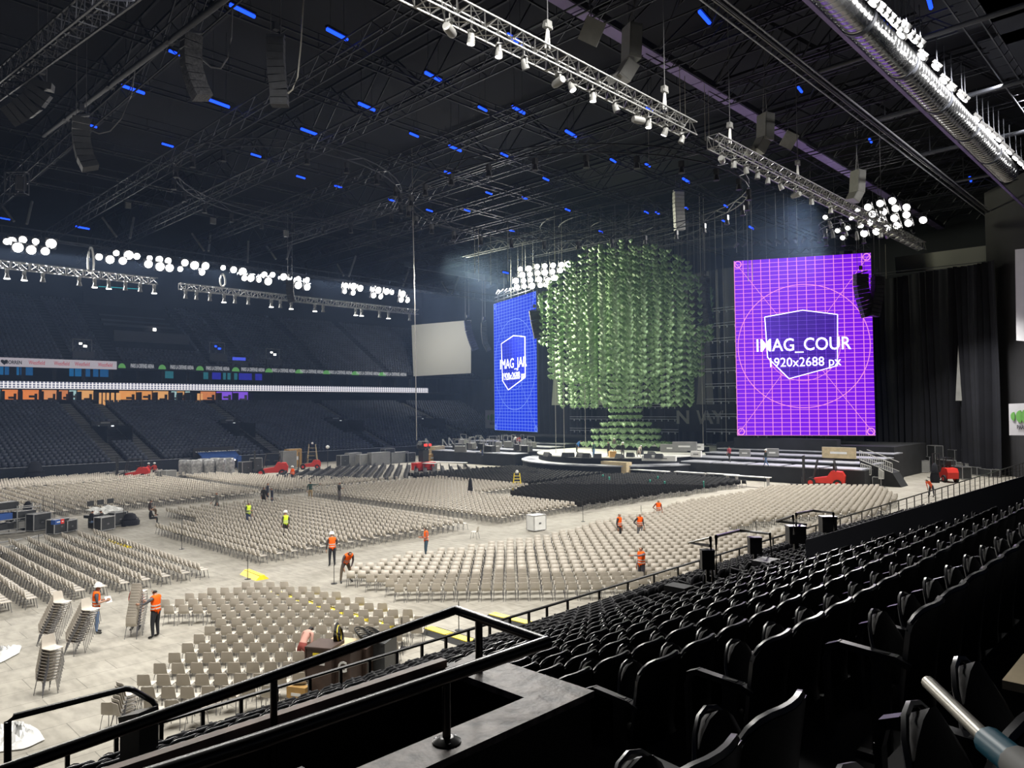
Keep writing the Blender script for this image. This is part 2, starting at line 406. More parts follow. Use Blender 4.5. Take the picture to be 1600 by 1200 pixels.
# boxes: lit orange rooms, and screen reflections painted as violet glow
ocol = [(1, .42, .12), (1, .30, .08), (.9, .36, .14), (.8, .28, .1), (.5, .75, .75), (1, .5, .18), (.30, .12, .95)]
om = [mat('lit_room_or_reflection_%d' % i, tuple(c * .5 for c in q), .7, emit=q, es=.62, noise=.3, nscale=.9) for i, q in enumerate(ocol)]
wx = 13.0; k = 0
def px_x(px, y=133.0):   # X of a point on the front of the boxes
    v = Pr(px, 610); return v.x * y / v.y
edges = [(-14, 6, 4), (8, 34, 1), (40, 67, 1), (71, 95, 2), (98, 113, 3), (114, 126, 4), (127, 153, 5), (193, 220, 0), (220, 245, 0), (246, 271, 5), (275, 284, 4), (284, 296, 5), (297, 305, 4), (321, 345, 3), (346, 371, 6), (372, 396, 6)]
g0 = MB()
for a, b, c in edges:
    xa, xb = px_x(a), px_x(b)
    g = MB(); g.box(((xa + xb) / 2, 135.2, 11.3), (xb - xa - .1, .12, 1.5))
    o = g.build('window_%d' % (k + 1), om[c]); o['kind'] = 'structure'; o['label'] = 'lit room or painted reflection in the hospitality boxes, %s from the left' % ordn(k + 1); o['category'] = 'window'
    g = MB(); g.box(((xa + xb) / 2, 134.3, 10.6 + .2 * (k % 3)), ((xb - xa) * .35, .3, .35)); g.box(((xa + xb) / 2 + (xb - xa) * .25, 134.6, 10.9), ((xb - xa) * .14, .3, 1.1)); g.build('room_furniture', M_['wood'] if c < 4 or c == 5 else M_['grey'], o)
    g0.box((xb, 134, 11.05), (.16, 2.6, 1.5)); k += 1
for a, b in ((156, 161), (162, 167), (168, 173), (175, 181), (183, 191), (307, 309), (310, 315), (316, 319)):
    xa, xb = px_x(a), px_x(b)
    g = MB(); g.box(((xa + xb) / 2, 133.6, 10.6), (xb - xa - .12, .12, 2.1))
    o = g.build('window_%d' % (k + 1), om[5]); o['kind'] = 'structure'; o['label'] = 'tall lit opening above the aisle, %s window from the left end' % ordn(k + 1); o['category'] = 'window'; k += 1
g0.box((70, 136.5, 11.05), (25, .2, 1.5)); struct('trim_1', g0, M_['wall'], label='dark mullions between the lit boxes', cat='trim')
# glass of the upper boxes, its blue reflections painted as glow
bm = [mat('blue_reflection_%d' % i, tuple(c * .4 for c in q), .5, emit=q, es=.5, noise=.4, nscale=.7) for i, q in enumerate([(.01, .16, .42), (.01, .12, .34), (.03, .2, .26), (.03, .03, .5)])]
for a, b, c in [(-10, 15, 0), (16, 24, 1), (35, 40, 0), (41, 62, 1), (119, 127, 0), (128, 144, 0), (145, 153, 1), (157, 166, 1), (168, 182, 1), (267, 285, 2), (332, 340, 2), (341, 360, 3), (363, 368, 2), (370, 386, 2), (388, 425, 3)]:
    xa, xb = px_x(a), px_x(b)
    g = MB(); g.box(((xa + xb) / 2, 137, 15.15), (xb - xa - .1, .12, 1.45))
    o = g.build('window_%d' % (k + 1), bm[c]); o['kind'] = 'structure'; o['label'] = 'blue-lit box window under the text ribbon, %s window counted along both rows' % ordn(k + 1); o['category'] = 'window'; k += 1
g = MB()
for x in np.arange(8, 118, 4.2): g.box((x, 134.6, 14.2), (.5, .4, 3.6))
struct('trim_2', g, M_['terr'], label='short dark pillars between the upper boxes', cat='trim')
# white LED ribbon
def grid_emit(name, base, line, cols, rows, es, w=.1, wv=None):
    m = bpy.data.materials.new(name); m.use_nodes = True; nt = m.node_tree; nt.nodes.clear()
    uv = nt.nodes.new('ShaderNodeUVMap'); sp = nt.nodes.new('ShaderNodeSeparateXYZ'); nt.links.new(uv.outputs[0], sp.inputs[0])
    def ln(sock, n, ww):
        a = nt.nodes.new('ShaderNodeMath'); a.operation = 'MULTIPLY'; a.inputs[1].default_value = n; nt.links.new(sock, a.inputs[0])
        b = nt.nodes.new('ShaderNodeMath'); b.operation = 'FRACT'; nt.links.new(a.outputs[0], b.inputs[0])
        c = nt.nodes.new('ShaderNodeMath'); c.operation = 'LESS_THAN'; c.inputs[1].default_value = ww; nt.links.new(b.outputs[0], c.inputs[0]); return c.outputs[0]
    mx = nt.nodes.new('ShaderNodeMath'); mx.operation = 'MAXIMUM'
    nt.links.new(ln(sp.outputs[0], cols, w), mx.inputs[0]); nt.links.new(ln(sp.outputs[1], rows, wv or w), mx.inputs[1])
    mix = nt.nodes.new('ShaderNodeMixRGB'); mix.inputs[1].default_value = (*base, 1); mix.inputs[2].default_value = (*line, 1); nt.links.new(mx.outputs[0], mix.inputs[0])
    e = nt.nodes.new('ShaderNodeEmission'); e.inputs[1].default_value = es; nt.links.new(mix.outputs[0], e.inputs[0])
    out = nt.nodes.new('ShaderNodeOutputMaterial'); nt.links.new(e.outputs[0], out.inputs[0])
    m.cycles.emission_sampling = 'NONE'
    return m, mx, mix
def uvquad(name, p00, p10, p11, p01, m, parent=None, th=.15):
    """flat display panel: front face with UV 0..1, plus a real back"""
    a, b, c, d = [Vector(p) for p in (p00, p10, p11, p01)]
    n = (b - a).cross(d - a).normalized() * -th
    vs = [a, b, c, d, a + n, b + n, c + n, d + n]
    me = bpy.data.meshes.new(name); me.from_pydata([tuple(v) for v in vs], [], [(0, 1, 2, 3), (7, 6, 5, 4), (0, 4, 5, 1), (1, 5, 6, 2), (2, 6, 7, 3), (3, 7, 4, 0)])
    me.materials.append(m); me.materials.append(M_['black'])
    me.polygons.foreach_set('material_index', [0, 1, 1, 1, 1, 1])
    uvl = me.uv_layers.new(name='UVMap')
    for i, u in enumerate(((0, 0), (1, 0), (1, 1), (0, 1))): uvl.data[i].uv = u
    return put(name, me, parent)
m, _, _ = grid_emit('ribbon_led', (.16, .17, .24), (1, .97, 1), 190, 3, 1.0, .3, .25)
o = uvquad('led_ribbon', (8, 132.75, 12.2), (108.5, 132.75, 12.2), (108.5, 132.75, 13.3), (8, 132.75, 13.3), m)
tag(o, 'long white LED ribbon with a fine grid across the far stand', 'display')
# sponsor board and text ribbon on the upper fascia
zt, zb = 17.5, 16.3
def fx(px): return px_x(px, 132.8)
t = thing('sponsor_board', 'pale board with red sponsor lettering at the far left of the upper fascia', 'board', (0, 132.75, 16.2))
xa, xb = fx(-30), fx(182)
g = MB(); g.box(((xa + xb) / 2, .1, 0), (xb - xa, .2, 1.35)); g.build('board_face', mat('board_lit', (.3, .3, .32), .6, emit=(.55, .5, .56), es=.55), t)
redt = mat('red_lettering', (.4, .02, .03), .6, emit=(.5, .03, .06), es=.5); blkt = mat('dark_lettering', (.01, .01, .01), .6)
for px in (57, 96, 128, 164): text('lettering', 'Westfield', .9, redt, (fx(px), -.03, 0), (1, 0, 0), parent=t, off=.0, sx=.62)
text('lettering', 'GORREN', .75, blkt, (fx(20.5), -.03, -.05), (1, 0, 0), parent=t, off=.02, sx=.72)
def heart(n=10, w=1., h=1.):
    pts = []
    for k in range(n):
        a = 2 * PI * k / n
        pts.append((16 * math.sin(a) ** 3 / 32 * w, (13 * math.cos(a) - 5 * math.cos(2 * a) - 2 * math.cos(3 * a) - math.cos(4 * a)) / 32 * h))
    return pts
g = MB(); g.prism([(x + fx(6), y) for x, y in heart(12, 1.0, .95)], .04, lambda v: Vector((v.x, -.03 + v.z, v.y))); g.build('heart_emblem', blkt, t)
t = thing('text_ribbon', 'dark fascia ribbon repeating the arena name in white with green emblems', 'display', (0, 132.75, 16.2))
xa, xb = fx(182), fx(636)
g = MB(); g.box(((xa + xb) / 2, .1, 0), (xb - xa, .2, 1.2)); g.build('ribbon_face', M_['wall'], t)
wt = mat('white_led_lettering', (.3, .3, .3), emit=(.5, .52, .56), es=.8); gt = mat('green_led_emblem', (.05, .2, .05), emit=(.10, .28, .08), es=.8)
cent = [222, 284, 340, 395, 443, 487, 532, 575, 617]; gap = [190, 253, 312, 368, 420, 467, 510, 555, 597]
for p in cent:
    text('lettering', 'PARIS LA DEFENSE ARENA', 1.0, wt, (fx(p), -.03, 0), (1, 0, 0), parent=t, off=.0, sx=(fx(p + 21) - fx(p - 21)) / 13.4)
for p in gap:
    g = MB(); w = (fx(p + 6) - fx(p - 6)) / 2
    g.prism([(fx(p) + w * math.cos(a), -.4 + .8 * math.sin(a)) for a in np.linspace(0, PI, 8)], .04, lambda v: Vector((v.x, -.03 + v.z, v.y))); g.build('hill_emblem', gt, t)
# commentary boxes on the upper tier
t = thing('control_room', 'broad control room block with pale desks set into the far upper tier', 'booth', (50.5, 140, 0))
for q, (z, y) in enumerate(((22.0, 1.0), (24.6, 7.5), (25.6, 9.5), (26.7, 11.5))):
    g = MB(); g.box((0, y, z), (13.2 - q * .4, .3, 1.9 if q == 0 else .45)); g.build('desk_front', M_['grey'] if q == 99 else mat('booth_front_%d' % q, (.06, .065, .08), .7), t)
g = MB(); g.box((0, 15.5, 28.5), (15, .3, 6)); g.build('rear_wall', M_['wall'], t)
g = MB(); g.box((2.3, 6.5, 24.1), (.5, .2, .5)); g.build('work_lamp', M_['lampw'], t)
g = MB(); g.box((-6, 15.2, 27.6), (1.5, .2, .4)); g.box((1.5, 15.2, 28.2), (1.8, .2, .4)); g.box((0, 15.2, 27.2), (.6, .2, .6)); g.box((3.6, 15.2, 28.6), (1.3, .2, .4)); g.build('room_lights', mat('warm_room', (.5, .4, .2), emit=(1, .85, .45), es=.9), t)
g = MB(); g.bar((-5, 15, 32.6), (2.2, 15, 32.9), .09); g.build('cyan_tube', M_['cyan'], t)
for px, py, lit in ((130, 548, 0), (341, 551, 1), (375, 563, 1), (428, 560, 0)):
    c = P(px, py, y=135)
    t = thing('entrance_box', 'pale fronted upper tier entrance %s' % {130: 'with white lamps above the sponsor board', 341: 'glowing blue beside the right stair', 375: 'low and blue-lit above the ribbon', 428: 'dim, last towards the stage'}[px], 'entrance', c)
    g = MB(); g.box((0, 0, -.9), (3.2, .4, 1.5)); g.build('front_panel', mat('box_front', (.07, .075, .09), .7), t)
    if px != 375:
        g = MB()
        for s in (-1, 1): g.box((s * 1.4, .5, .8), (.1, .1, 2.2))
        g.box((0, .5, 1.9), (2.9, .12, .12)); g.build('door_frame', M_['grey'], t)
        g = MB(); g.box((-.3, .4, 1.2), (.4, .1, .3)); g.box((.4, .4, .8), (.5, .1, .35)); g.build('entrance_lamp', M_['blue'] if lit else M_['lampw'], t)
    else:
        g = MB(); g.box((0, .4, .3), (2.6, .1, .6)); g.build('blue_sign', mat('blue_sign_lit', (.02, .03, .3), emit=(.08, .12, .9), es=.7), t)
# thin stage haze filling the hall beyond the near stand
hz = bpy.data.materials.new('thin_haze'); hz.use_nodes = True; nt = hz.node_tree; nt.nodes.clear()
vs = nt.nodes.new('ShaderNodeVolumeScatter'); vs.inputs['Color'].default_value = (.42, .6, 1, 1); vs.inputs['Density'].default_value = .0006; vs.inputs['Anisotropy'].default_value = .2
ou = nt.nodes.new('ShaderNodeOutputMaterial'); nt.links.new(vs.outputs[0], ou.inputs['Volume'])
g = MB(); g.box((62, 91, 20.2), (118, 126, 40)); o = g.build('haze', hz); tag(o, 'thin grey-blue haze hanging in the hall air', 'haze', kind='stuff')
S.cycles.volume_max_steps = 64
# ------------------------------------------------------------------ near stand: tip-up seats
def arch(u, w, zt, rc):
    """height of a rounded top edge at u in -1..1"""
    d = (1 - abs(u)) * w
    return zt - (rc - math.sqrt(max(0, rc * rc - (rc - min(d, rc)) ** 2)) if d < rc else 0) * .9
def seat_parts(hi=True):
    nu, nv = (13, 8) if hi else (5, 3)
    us = [math.sin(x * PI / 2) for x in np.linspace(-1, 1, nu)]
    G = []
    for u in us:
        top = arch(u, .25, .86, .13)
        G.append([(u * .262, .065 * u * u - .02 - .13 * (t * (top - .24)) ** 1.3 + (.0 if t > .12 else -.01), .24 + t * (top - .24)) for t in np.linspace(0, 1, nv)])
    back = MB(); back.slab(G, -.035)
    if hi:
        back.m = 1; back.tube([(u * .25, .065 * u * u - .035 - .13 * (arch(u, .25, .86, .13) - .24) ** 1.3, arch(u, .25, .86, .13)) for u in us], .02, 6)
    pad = MB(); nu2, nv2 = (11, 7) if hi else (4, 3)
    us2 = [math.sin(x * PI / 2) for x in np.linspace(-1, 1, nu2)]
    pz = lambda u: .765 - .32 * (1 - math.sqrt(max(0, 1 - u * u)))
    G = [[(u * .215, .06 + .13 * t - .02 * math.sin(PI * t) , .42 + t * (pz(u) - .42)) for t in np.linspace(0, 1, nv2)] for u in us2]
    pad.slab(G, .07)
    ring = MB()
    if hi:
        ring.tube([(u * .17, .178, .715 - .25 * (1 - math.sqrt(max(0, 1 - u * u)))) for u in us2], .008, 5)
        ring.tube([(u * .215, .245 - .36 * (.765 - pz(u)), pz(u) - .004) for u in us2], .012, 5)
    arm = MB()
    prof = [(-.03, .56), (.04, .585), (.34, .605), (.40, .58), (.42, .50), (.41, .06)] if hi else [(-.02, .6), (.4, .66), (.43, .06)]
    for (y1, z1), (y2, z2) in zip(prof[:-1], prof[1:]):
        L = math.hypot(y2 - y1, z2 - z1); a = math.atan2(z2 - z1, y2 - y1)
        th = .035 if z2 > .5 else .025
        arm.box((-.27, (y1 + y2) / 2, (z1 + z2) / 2), (.055, L + .02, th), R=Matrix.Rotation(a, 3, 'X'))
    leg = MB(); leg.box((-.27, .12, .3), (.03, .10, .62)); leg.box((-.27, .12, .02), (.06, .26, .03))
    return back, pad, ring, arm, leg
back, pad, ring, arm, leg = seat_parts()
me_back = back.mesh('backrest', [M_['seat'], M_['rim_glint']], True); me_pad = pad.mesh('seat_pad', M_['pad'], True)
me_ring = ring.mesh('piping', M_['rim_glint'], True); me_arm = arm.mesh('armrest', M_['seat']); me_leg = leg.mesh('pedestal', M_['black'])
spots = []
for i in range(0, 17):
    if i == 0: xs = [1.35, 1.89, 2.43, 2.97] + list(np.arange(4.75, 15, .54))
    elif i == 1: xs = [1.1, 1.64, 2.18, 2.72] + list(np.arange(4.68, 15, .54))
    elif i in (2, 3): xs = list(np.arange(4.55, 15, .54))
    elif i == 4: xs = list(np.arange(4.05, 15, .54))
    elif i < 7: xs = list(np.arange(-2.0 - .5 * i, 15, .54))
    else: xs = list(np.arange(-8, 36, .54))
    for x in xs:
        y = rowY(i)
        if 15.3 < x < 19.4 and 8.2 < y < 11.6: continue
        if 23.0 < x < 27.5 and 8.0 < y < 12.0: continue
        v = Vector((x, y, rowZ(i) + .8 - H)); dep = v.dot(fw)
        if dep <= .1: continue
        px = 800 + FPX * v.dot(cr) / dep; py = 600 - FPX * v.dot(cu) / dep
        if not (-60 < px < 1700 and py < 1330): continue
        spots.append((v.length, i, x, y))
spots.sort()
near = sorted(spots[:296], key=lambda s: (s[1], s[2])); rest = spots[296:]
cnt = {}; proto = None
for d, i, x, y in near:
    cnt[i] = cnt.get(i, 0) + 1; n = cnt[i]
    lab = 'black tip-up seat, %s along the %s row down from the viewer' % (ordn(n), ordn(i + 1))
    if i >= 4: lab = 'black tip-up seat, %s along the %s row down, counted from its near end' % (ordn(n), ordn(i + 1))
    if proto is None:
        proto = thing('tip_up_seat', lab, 'seat', (x, y, rowZ(i)), 0, 'black tip-up seats of the near stand')
        for nm, me in (('backrest', me_back), ('seat_pad', me_pad), ('armrest', me_arm), ('pedestal', me_leg)):
            o = put(nm, me, proto)
            if nm == 'seat_pad': put('piping', me_ring, o)
        pk = list(proto.children)
    else:
        far = d > 9
        dup(proto, (x, y, rowZ(i)), 0, lab, kids=[k for k in pk if not (far and k.name.startswith('pedestal'))])
lb = MB()
for m_ in seat_parts(False)[:2] + (seat_parts(False)[3],): lb.add(m_.v, m_.f)
me = tile('tip_up_seat_rows', lb, mat('black_seat_plastic_low', (.006, .006, .008), .65, spec=.2, noise=.2, nscale=6), [(x, y, rowZ(i), 0, 1) for d, i, x, y in rest])
tag(put('tip_up_seat_rows', me), 'remaining black tip-up seats in the lower rows along the front rail', 'seats', kind='stuff')

# ------------------------------------------------------------------ near stand: parapets, rails, bins
# block end wall at X = 15.2
g = MB()
a, b = (6.35, H - 2.78), (-3.0, H + 1.0)
g.add([(15.15, a[0], 0), (15.15, b[0], 0), (15.15, b[0], b[1]), (15.15, a[0], a[1]), (15.4, a[0], 0), (15.4, b[0], 0), (15.4, b[0], b[1]), (15.4, a[0], a[1])],
      [(0, 1, 2, 3), (7, 6, 5, 4), (3, 2, 6, 7), (0, 3, 7, 4), (1, 5, 6, 2)])
struct('wall_end', g, mat('end_wall_paint', (.032, .034, .046), .7, noise=.15, nscale=.8), label='smooth black wall closing the end of the near seat block', cat='wall')
# parapet around the stairwell: worn board top on black walls
YN, YF, XE, ZT = 2.80, 3.86, 3.56, H - 1.71
t = thing('stairwell_parapet', 'U-shaped black parapet with a worn brown board top around the near stairwell', 'parapet', (XE, YN, 0))
def rel(v): return Vector(v) - Vector((XE, YN, 0))
def boards(pts, z0, z1, m, nm):
    g = MB(); g.add([rel((x, y, z0)) for x, y in pts] + [rel((x, y, z1)) for x, y in pts],
                    [tuple(range(len(pts)))[::-1], tuple(range(len(pts), 2 * len(pts)))] + [(k, (k + 1) % len(pts), len(pts) + (k + 1) % len(pts), len(pts) + k) for k in range(len(pts))])
    return g.build(nm, m, t)
worn = mat('worn_board_top', (.17, .14, .125), .5, noise=.95, nscale=9, bump=.6)
boards([(-3, YN), (XE, YN), (XE - .36, YN + .24), (-3, YN + .24)], ZT - .04, ZT, worn, 'top_board')
boards([(XE - .36, YN + .24), (XE, YN), (XE, YF), (XE - .36, YF - .1)], ZT - .042, ZT - .001, worn, 'end_board')
boards([(-3, YN + .02), (XE - .02, YN + .02), (XE - .02, YN + .16), (-3, YN + .16)], 0, ZT - .04, M_['black'], 'near_wall')
boards([(XE - .2, YN + .1), (XE - .02, YN + .1), (XE - .02, YF - .02), (XE - .2, YF - .02)], 0, ZT - .05, M_['black'], 'end_wall')
boards([(-8, YF - .04), (XE - .2, YF - .04), (XE - .2, YF), (-8, YF)], 0, ZT - .02, M_['black'], 'far_wall')
boards([(-8, YF - .05), (XE - .3, YF - .05), (XE - .3, YF + .01), (-8, YF + .01)], ZT - .02, ZT + .03, mat('brown_capping', (.34, .235, .19), .5, noise=.4, nscale=5), 'brown_capping')
# black handrail over the parapet
t = thing('parapet_handrail', 'heavy black tubular handrail bending round the near stairwell', 'handrail', (XE, YN, 0))
yb = YN + .13
B0 = P(120, 1250, y=yb); B1 = P(400, 1159, y=yb); B2 = P(856, 1003, y=yb)
A2 = P(712, 953, y=YF - .05); A1 = P(400, 1066, y=YF - .05); A0_ = P(-60, 1228, y=YF - .05)
E = P(862, 996, y=yb)
g = MB(); g.tube([rel(p) for p in (B0, B1, B2)], .036, 10); g.build('near_bar', M_['rail'], t, True)
g = MB(); g.tube([rel(p) for p in (B2, A2)], .03, 10); g.build('end_bar', M_['rail'], t, True)
g = MB(); g.tube([rel(p) for p in (A2, A1, A0_)], .03, 10); g.build('far_bar', M_['rail'], t, True)
def post_at(px, line, zbase, nm='post', r=.022):
    a, b = line
    # point of the bar seen at that column
    best = min((a.lerp(b, k / 400) for k in range(401)), key=lambda p: abs(800 + FPX * (p - Vector((0, 0, H))).dot(cr) / (p - Vector((0, 0, H))).dot(fw) - px))
    g = MB(); g.bar(rel((best.x, best.y, zbase)), rel(best), r, 10); o = g.build(nm, M_['rail'], t, True)
    return best, o
p_, o_ = post_at(697, (B1, B2), ZT)
g = MB(); c = rel((p_.x, p_.y, ZT)); g.lathe([(.075, 0), (.075, .008), (.04, .028), (.03, .03)], 16, c); fl = g.build('base_flange', M_['rail'], o_, True)
for s in (0, 2.1, 4.2):
    g = MB(); g.lathe([(.009, 0), (.009, .012)], 8, c + Vector((.055 * math.cos(s), .055 * math.sin(s), .006))); g.build('bolt', M_['chrome'], o_)
post_at(468, (B0, B1) if False else (B1, B2), ZT - 1.2, r=.03) if False else None
g = MB(); bb = P(468, 1128, y=yb); g.box(rel((bb.x, bb.y, ZT - .35)), (.05, .05, bb.z - ZT + .65)); g.build('post', M_['rail'], t)
for px in (1392, ):
    pass
post_at(748, (B2, A2), ZT, r=.025)
post_at(428, (A1, A2), ZT - .8, r=.02)
# stair loop rails near the lower left
def rail_thing(label, pts, posts, r=.028, cat='handrail', name='stair_handrail', extra=None):
    base = Vector(pts[0]); base.z = 0
    t = thing(name, label, cat, base)
    g = MB(); g.tube([Vector(p) - base for p in pts], r, 8); g.build('bar', M_['rail'], t, True)
    for a, b in posts:
        g = MB(); g.bar(Vector(a) - base, Vector(b) - base, r * .9, 8); g.build('post', M_['rail'], t, True)
    return t, base
q = lambda px, py, yy: P(px, py, y=yy)
rail_thing('black looped stair rail standing at the lower left over the floor', [q(12, 1260, 9), q(12, 1128, 9), q(22, 1120, 9), q(196, 1076, 9), q(206, 1077, 9.05), q(236, 1094, 9.3), q(243, 1102, 9.35), q(243, 1165, 9.35)], [], .035)
# front rail of the stand: posts and wires
yf = 14.75
t = thing('front_rail', 'long black balustrade with thin wires along the foot of the near stand', 'railing', (20, yf, 0))
bz = Vector((20, yf, 0))
zb_, zt_ = 1.25, 2.49
ztop = zt_
xs = list(np.arange(-4, 17, .79)) + list(np.arange(17.5, 96, 1.58))
g = MB(); g.bar(Vector((-6, yf, ztop)) - bz, Vector((96, yf, ztop)) - bz, .042, 6); g.build('top_rail', M_['rail'], t)
for q_ in range(3):
    g = MB(); z = 1.35 + .30 * (q_ + .6); g.bar(Vector((-6, yf, z)) - bz, Vector((96, yf, z)) - bz, .009, 4); g.build('wire', M_['rail'], t)
g = MB(); g.box((0, 0, .75), (.075, .045, 1.5)); mp = g.mesh('post', M_['rail'])
for x in xs[:125]:
    put('post', mp, t, (x - 20, 0, .98))
# vomitory rails with bins
def vom_rail(lab, tip, tip2, c1, c2, c3, c4, yy, dy, foot):
    p = [P(*tip2, y=yy - .6), P(*tip, y=yy + .4), P(*c1, y=yy - .5)]
    t, base = rail_thing(lab, [P(*foot[0], y=yy - .5), P(*c1, y=yy - .5), P(*tip, y=yy + .6), P(*tip2, y=yy - .45)], [], .04)
    g = MB(); g.tube([Vector(P(*foot[1], y=yy - .5)) - base, P(*c2, y=yy - .5) - base, P(*c3, y=yy + .9) - base, P(*c4, y=yy - .4) - base, P(*foot[2], y=yy - .4) - base], .04, 8)
    g.build('bar', M_['rail'], t, True)
vom_rail('black tubular rail around the nearer mid-stand entrance', (1077, 848), (1110, 853), (1110, 840), (1119, 838), (1155, 829), (1203, 834), 9.4, 0, [(1114, 908), (1119, 898), (1207, 885)])
vom_rail('black tubular rail around the farther mid-stand entrance', (1214, 814), (1260, 820), (1239, 806), (1244, 803), (1270, 798), (1302, 802), 9.8, 0, [(1241, 835), (1244, 822), (1304, 838)])
def bin_thing(lab, px, py_top, w, h, yy):
    c = P(px, py_top, y=yy)
    t = thing('waste_bin', lab, 'bin', (c.x, c.y, c.z - h * 1.8), A0 - PI / 2)
    g = MB(); g.box((0, 0, h * 1.3), (w, w * .7, h)); g.build('bin_body', M_['black'], t)
    g = MB(); g.box((0, 0, h * 1.82), (w * 1.05, w * .75, .06)); g.build('lid', M_['seat'], t)
    g = MB(); g.box((0, 0, h * .4), (w * .25, w * .25, h * .85)); g.build('post', M_['black'], t)
bin_thing('black square bin on a post at the left of the nearer entrance rail', 1105, 861, .30, .42, 9.0)
bin_thing('black square bin on a post at the right of the nearer entrance rail', 1179, 841, .34, .42, 9.6)
bin_thing('black square bin on a post at the left of the farther entrance rail', 1243, 823, .50, .48, 9.4)
bin_thing('black bin half hidden by the black end wall', 1293, 808, .50, .5, 10.0)
c = P(216, 1112, y=9.2)
t = thing('waste_bin', 'tall black bin with a sloping lid beside the looped stair rail', 'bin', (c.x, c.y, c.z - .8), .3)
g = MB(); g.box((0, 0, .35), (.22, .34, .75)); g.build('bin_body', M_['black'], t)
g = MB(); g.box((0, 0, .76), (.24, .38, .08), R=Matrix.Rotation(-.3, 3, 'X')); g.build('lid', M_['seat'], t)
# landing inside the nearer entrance
g = MB()
a = [P(1125, 898, z=rowZ(10) - .2), P(1158, 906, z=rowZ(10) - .2), P(1182, 886, z=rowZ(10) - .2), P(1150, 882, z=rowZ(10) - .2)]
g.add(a + [v - Vector((0, 0, .1)) for v in a], [(0, 1, 2, 3), (7, 6, 5, 4), (0, 4, 5, 1), (1, 5, 6, 2), (2, 6, 7, 3), (3, 7, 4, 0)])
struct('floor_landing', g, M_['grey'], label='pale concrete landing inside the nearer mid-stand entrance', cat='floor')
for lab, a, b in (('dark low parapet at the left of the nearer entrance', (1075, 905), (1110, 912)), ('dark low parapet between the two entrances', (1206, 868), (1248, 872))):
    A, B = P(*a, y=8.2), P(*b, y=8.0); g = MB()
    g.box(((A.x + B.x) / 2, 8.6, A.z - .3), (.1 + abs(A.x - B.x) * .5, .5, .12)); struct('wall_parapet', g, M_['black'], label=lab, cat='wall')
# lit gangway step at the lower right, its light put into a pale colour
g = MB(); c = P(1592, 1098, z=rowZ(-1) + .02); g.box((c.x + .45, c.y - .15, c.z), (.5, .5, .04)); struct('floor_step', g, M_['ply'], label='pale slab standing in for a lit step at the lower right behind the seats', cat='step')
# out-of-focus rod with a teal collar, held by its grey grip at the lower right
t0, t1, t2 = P(1450, 1066, d=.95), P(1545, 1158, d=.80), P(1640, 1235, d=.70)
t = thing('rod_tool', 'satin metal rod with a teal collar rising at the lower right corner', 'tool', t1)
g = MB(); g.tube([t0 - t1, Vector((0, 0, 0))], .0085, 10); g.build('shaft', M_['rod'], t, True)
dv = (t2 - t1).normalized()
g = MB(); g.tube([Vector(), dv * .025, dv * .055], .016, 12); g.build('collar', M_['teal'], t, True)
g = MB(); g.tube([dv * .05, dv * .2], .019, 12); g.build('grip', M_['grey'], t, True)
g = MB(); g.box(dv * .09 + cu * .021, (.012, .012, .012)); g.box(dv * .11 + cu * .021, (.05, .008, .008), R=dv.to_track_quat('X', 'Z').to_matrix()); g.build('button', M_['rod'], t)
# ------------------------------------------------------------------ floor chairs
def chair_hi():
    prof = [(.235, .455), (.215, .462), (.12, .455), (-.08, .445), (-.165, .455), (-.205, .50), (-.225, .60), (-.245, .72), (-.26, .815)]
    G = []
    for k, (y, z) in enumerate(prof):
        w = .21 if k < 5 else .205 - .01 * (k - 5)
        G.append([(u * w, y + (.025 * u * u if k > 4 else 0), z + (.02 * u * u if k <= 4 else 0) - (.02 if k == 8 and abs(u) > .9 else 0)) for u in (-1, -.8, -.3, .3, .8, 1)])
    sh = MB(); sh.slab(G, .012)
    lg = []
    for sx in (-1, 1):
        for y0, y1 in ((.16, .22), (-.15, -.24)):
            g = MB(); g.tube([(sx * .17, y0 * .5, .432), (sx * .19, y0, .43), (sx * .225, y1, 0)], .011, 5); lg.append(g)
    return sh, lg
def chair_lo():
    g = MB(); g.m = 0
    G = [[(u * .2, y, z) for u in (-1, 0, 1)] for y, z in ((.22, .458), (-.17, .45), (-.225, .56))] + [[(u * .185, -.255 + .02 * u * u, .81 - .015 * abs(u)) for u in (-1, 0, 1)]]
    g.slab(G, .02); g.m = 1
    for sx in (-1, 1):
        g.bar((sx * .19, .15, .44), (sx * .22, .22, 0), .014, 3, caps=False); g.bar((sx * .19, -.14, .44), (sx * .22, -.24, 0), .014, 3, caps=False)
    return g
sh, lg = chair_hi()
me_shell = sh.mesh('seat_shell', M_['chair'], True); me_lg = [x.mesh('leg', M_['chrome'], True) for x in lg]
grey = []      # (x, y, az, block, row, col)
def block(name, polys, az, pitch=.54, row=.92, cut=(), jit=.012, off=(0, 0)):
    out = []
    a = Vector((math.cos(az), math.sin(az))); s = Vector((-math.sin(az), math.cos(az)))
    pts = [Vector(p) for pl in polys for p in pl]
    amin, amax = min(p.dot(a) for p in pts), max(p.dot(a) for p in pts); smin, smax = min(p.dot(s) for p in pts), max(p.dot(s) for p in pts)
    r = 0
    for ai in np.arange(math.floor(amin / row) * row + off[0], amax, row):
        n = 0
        for si in np.arange(math.floor(smin / pitch) * pitch + off[1], smax, pitch)[::-1]:
            p = a * ai + s * si
            if any(inpoly(p.x, p.y, pl) for pl in polys) and not any(inpoly(p.x, p.y, c) for c in cut):
                if n == 0: r += 1
                n += 1
                out.append((p.x + rng.normal(0, jit), p.y + rng.normal(0, jit), az + rng.normal(0, .02), name, r, n))
    return out
def W2(*pp): return [(P(x, y, z=0).x, P(x, y, z=0).y) for x, y in pp]
def R2(x0, x1, y0, y1): return [(x0, y0), (x1, y0), (x1, y1), (x0, y1)]
AZ = math.radians(44.5)
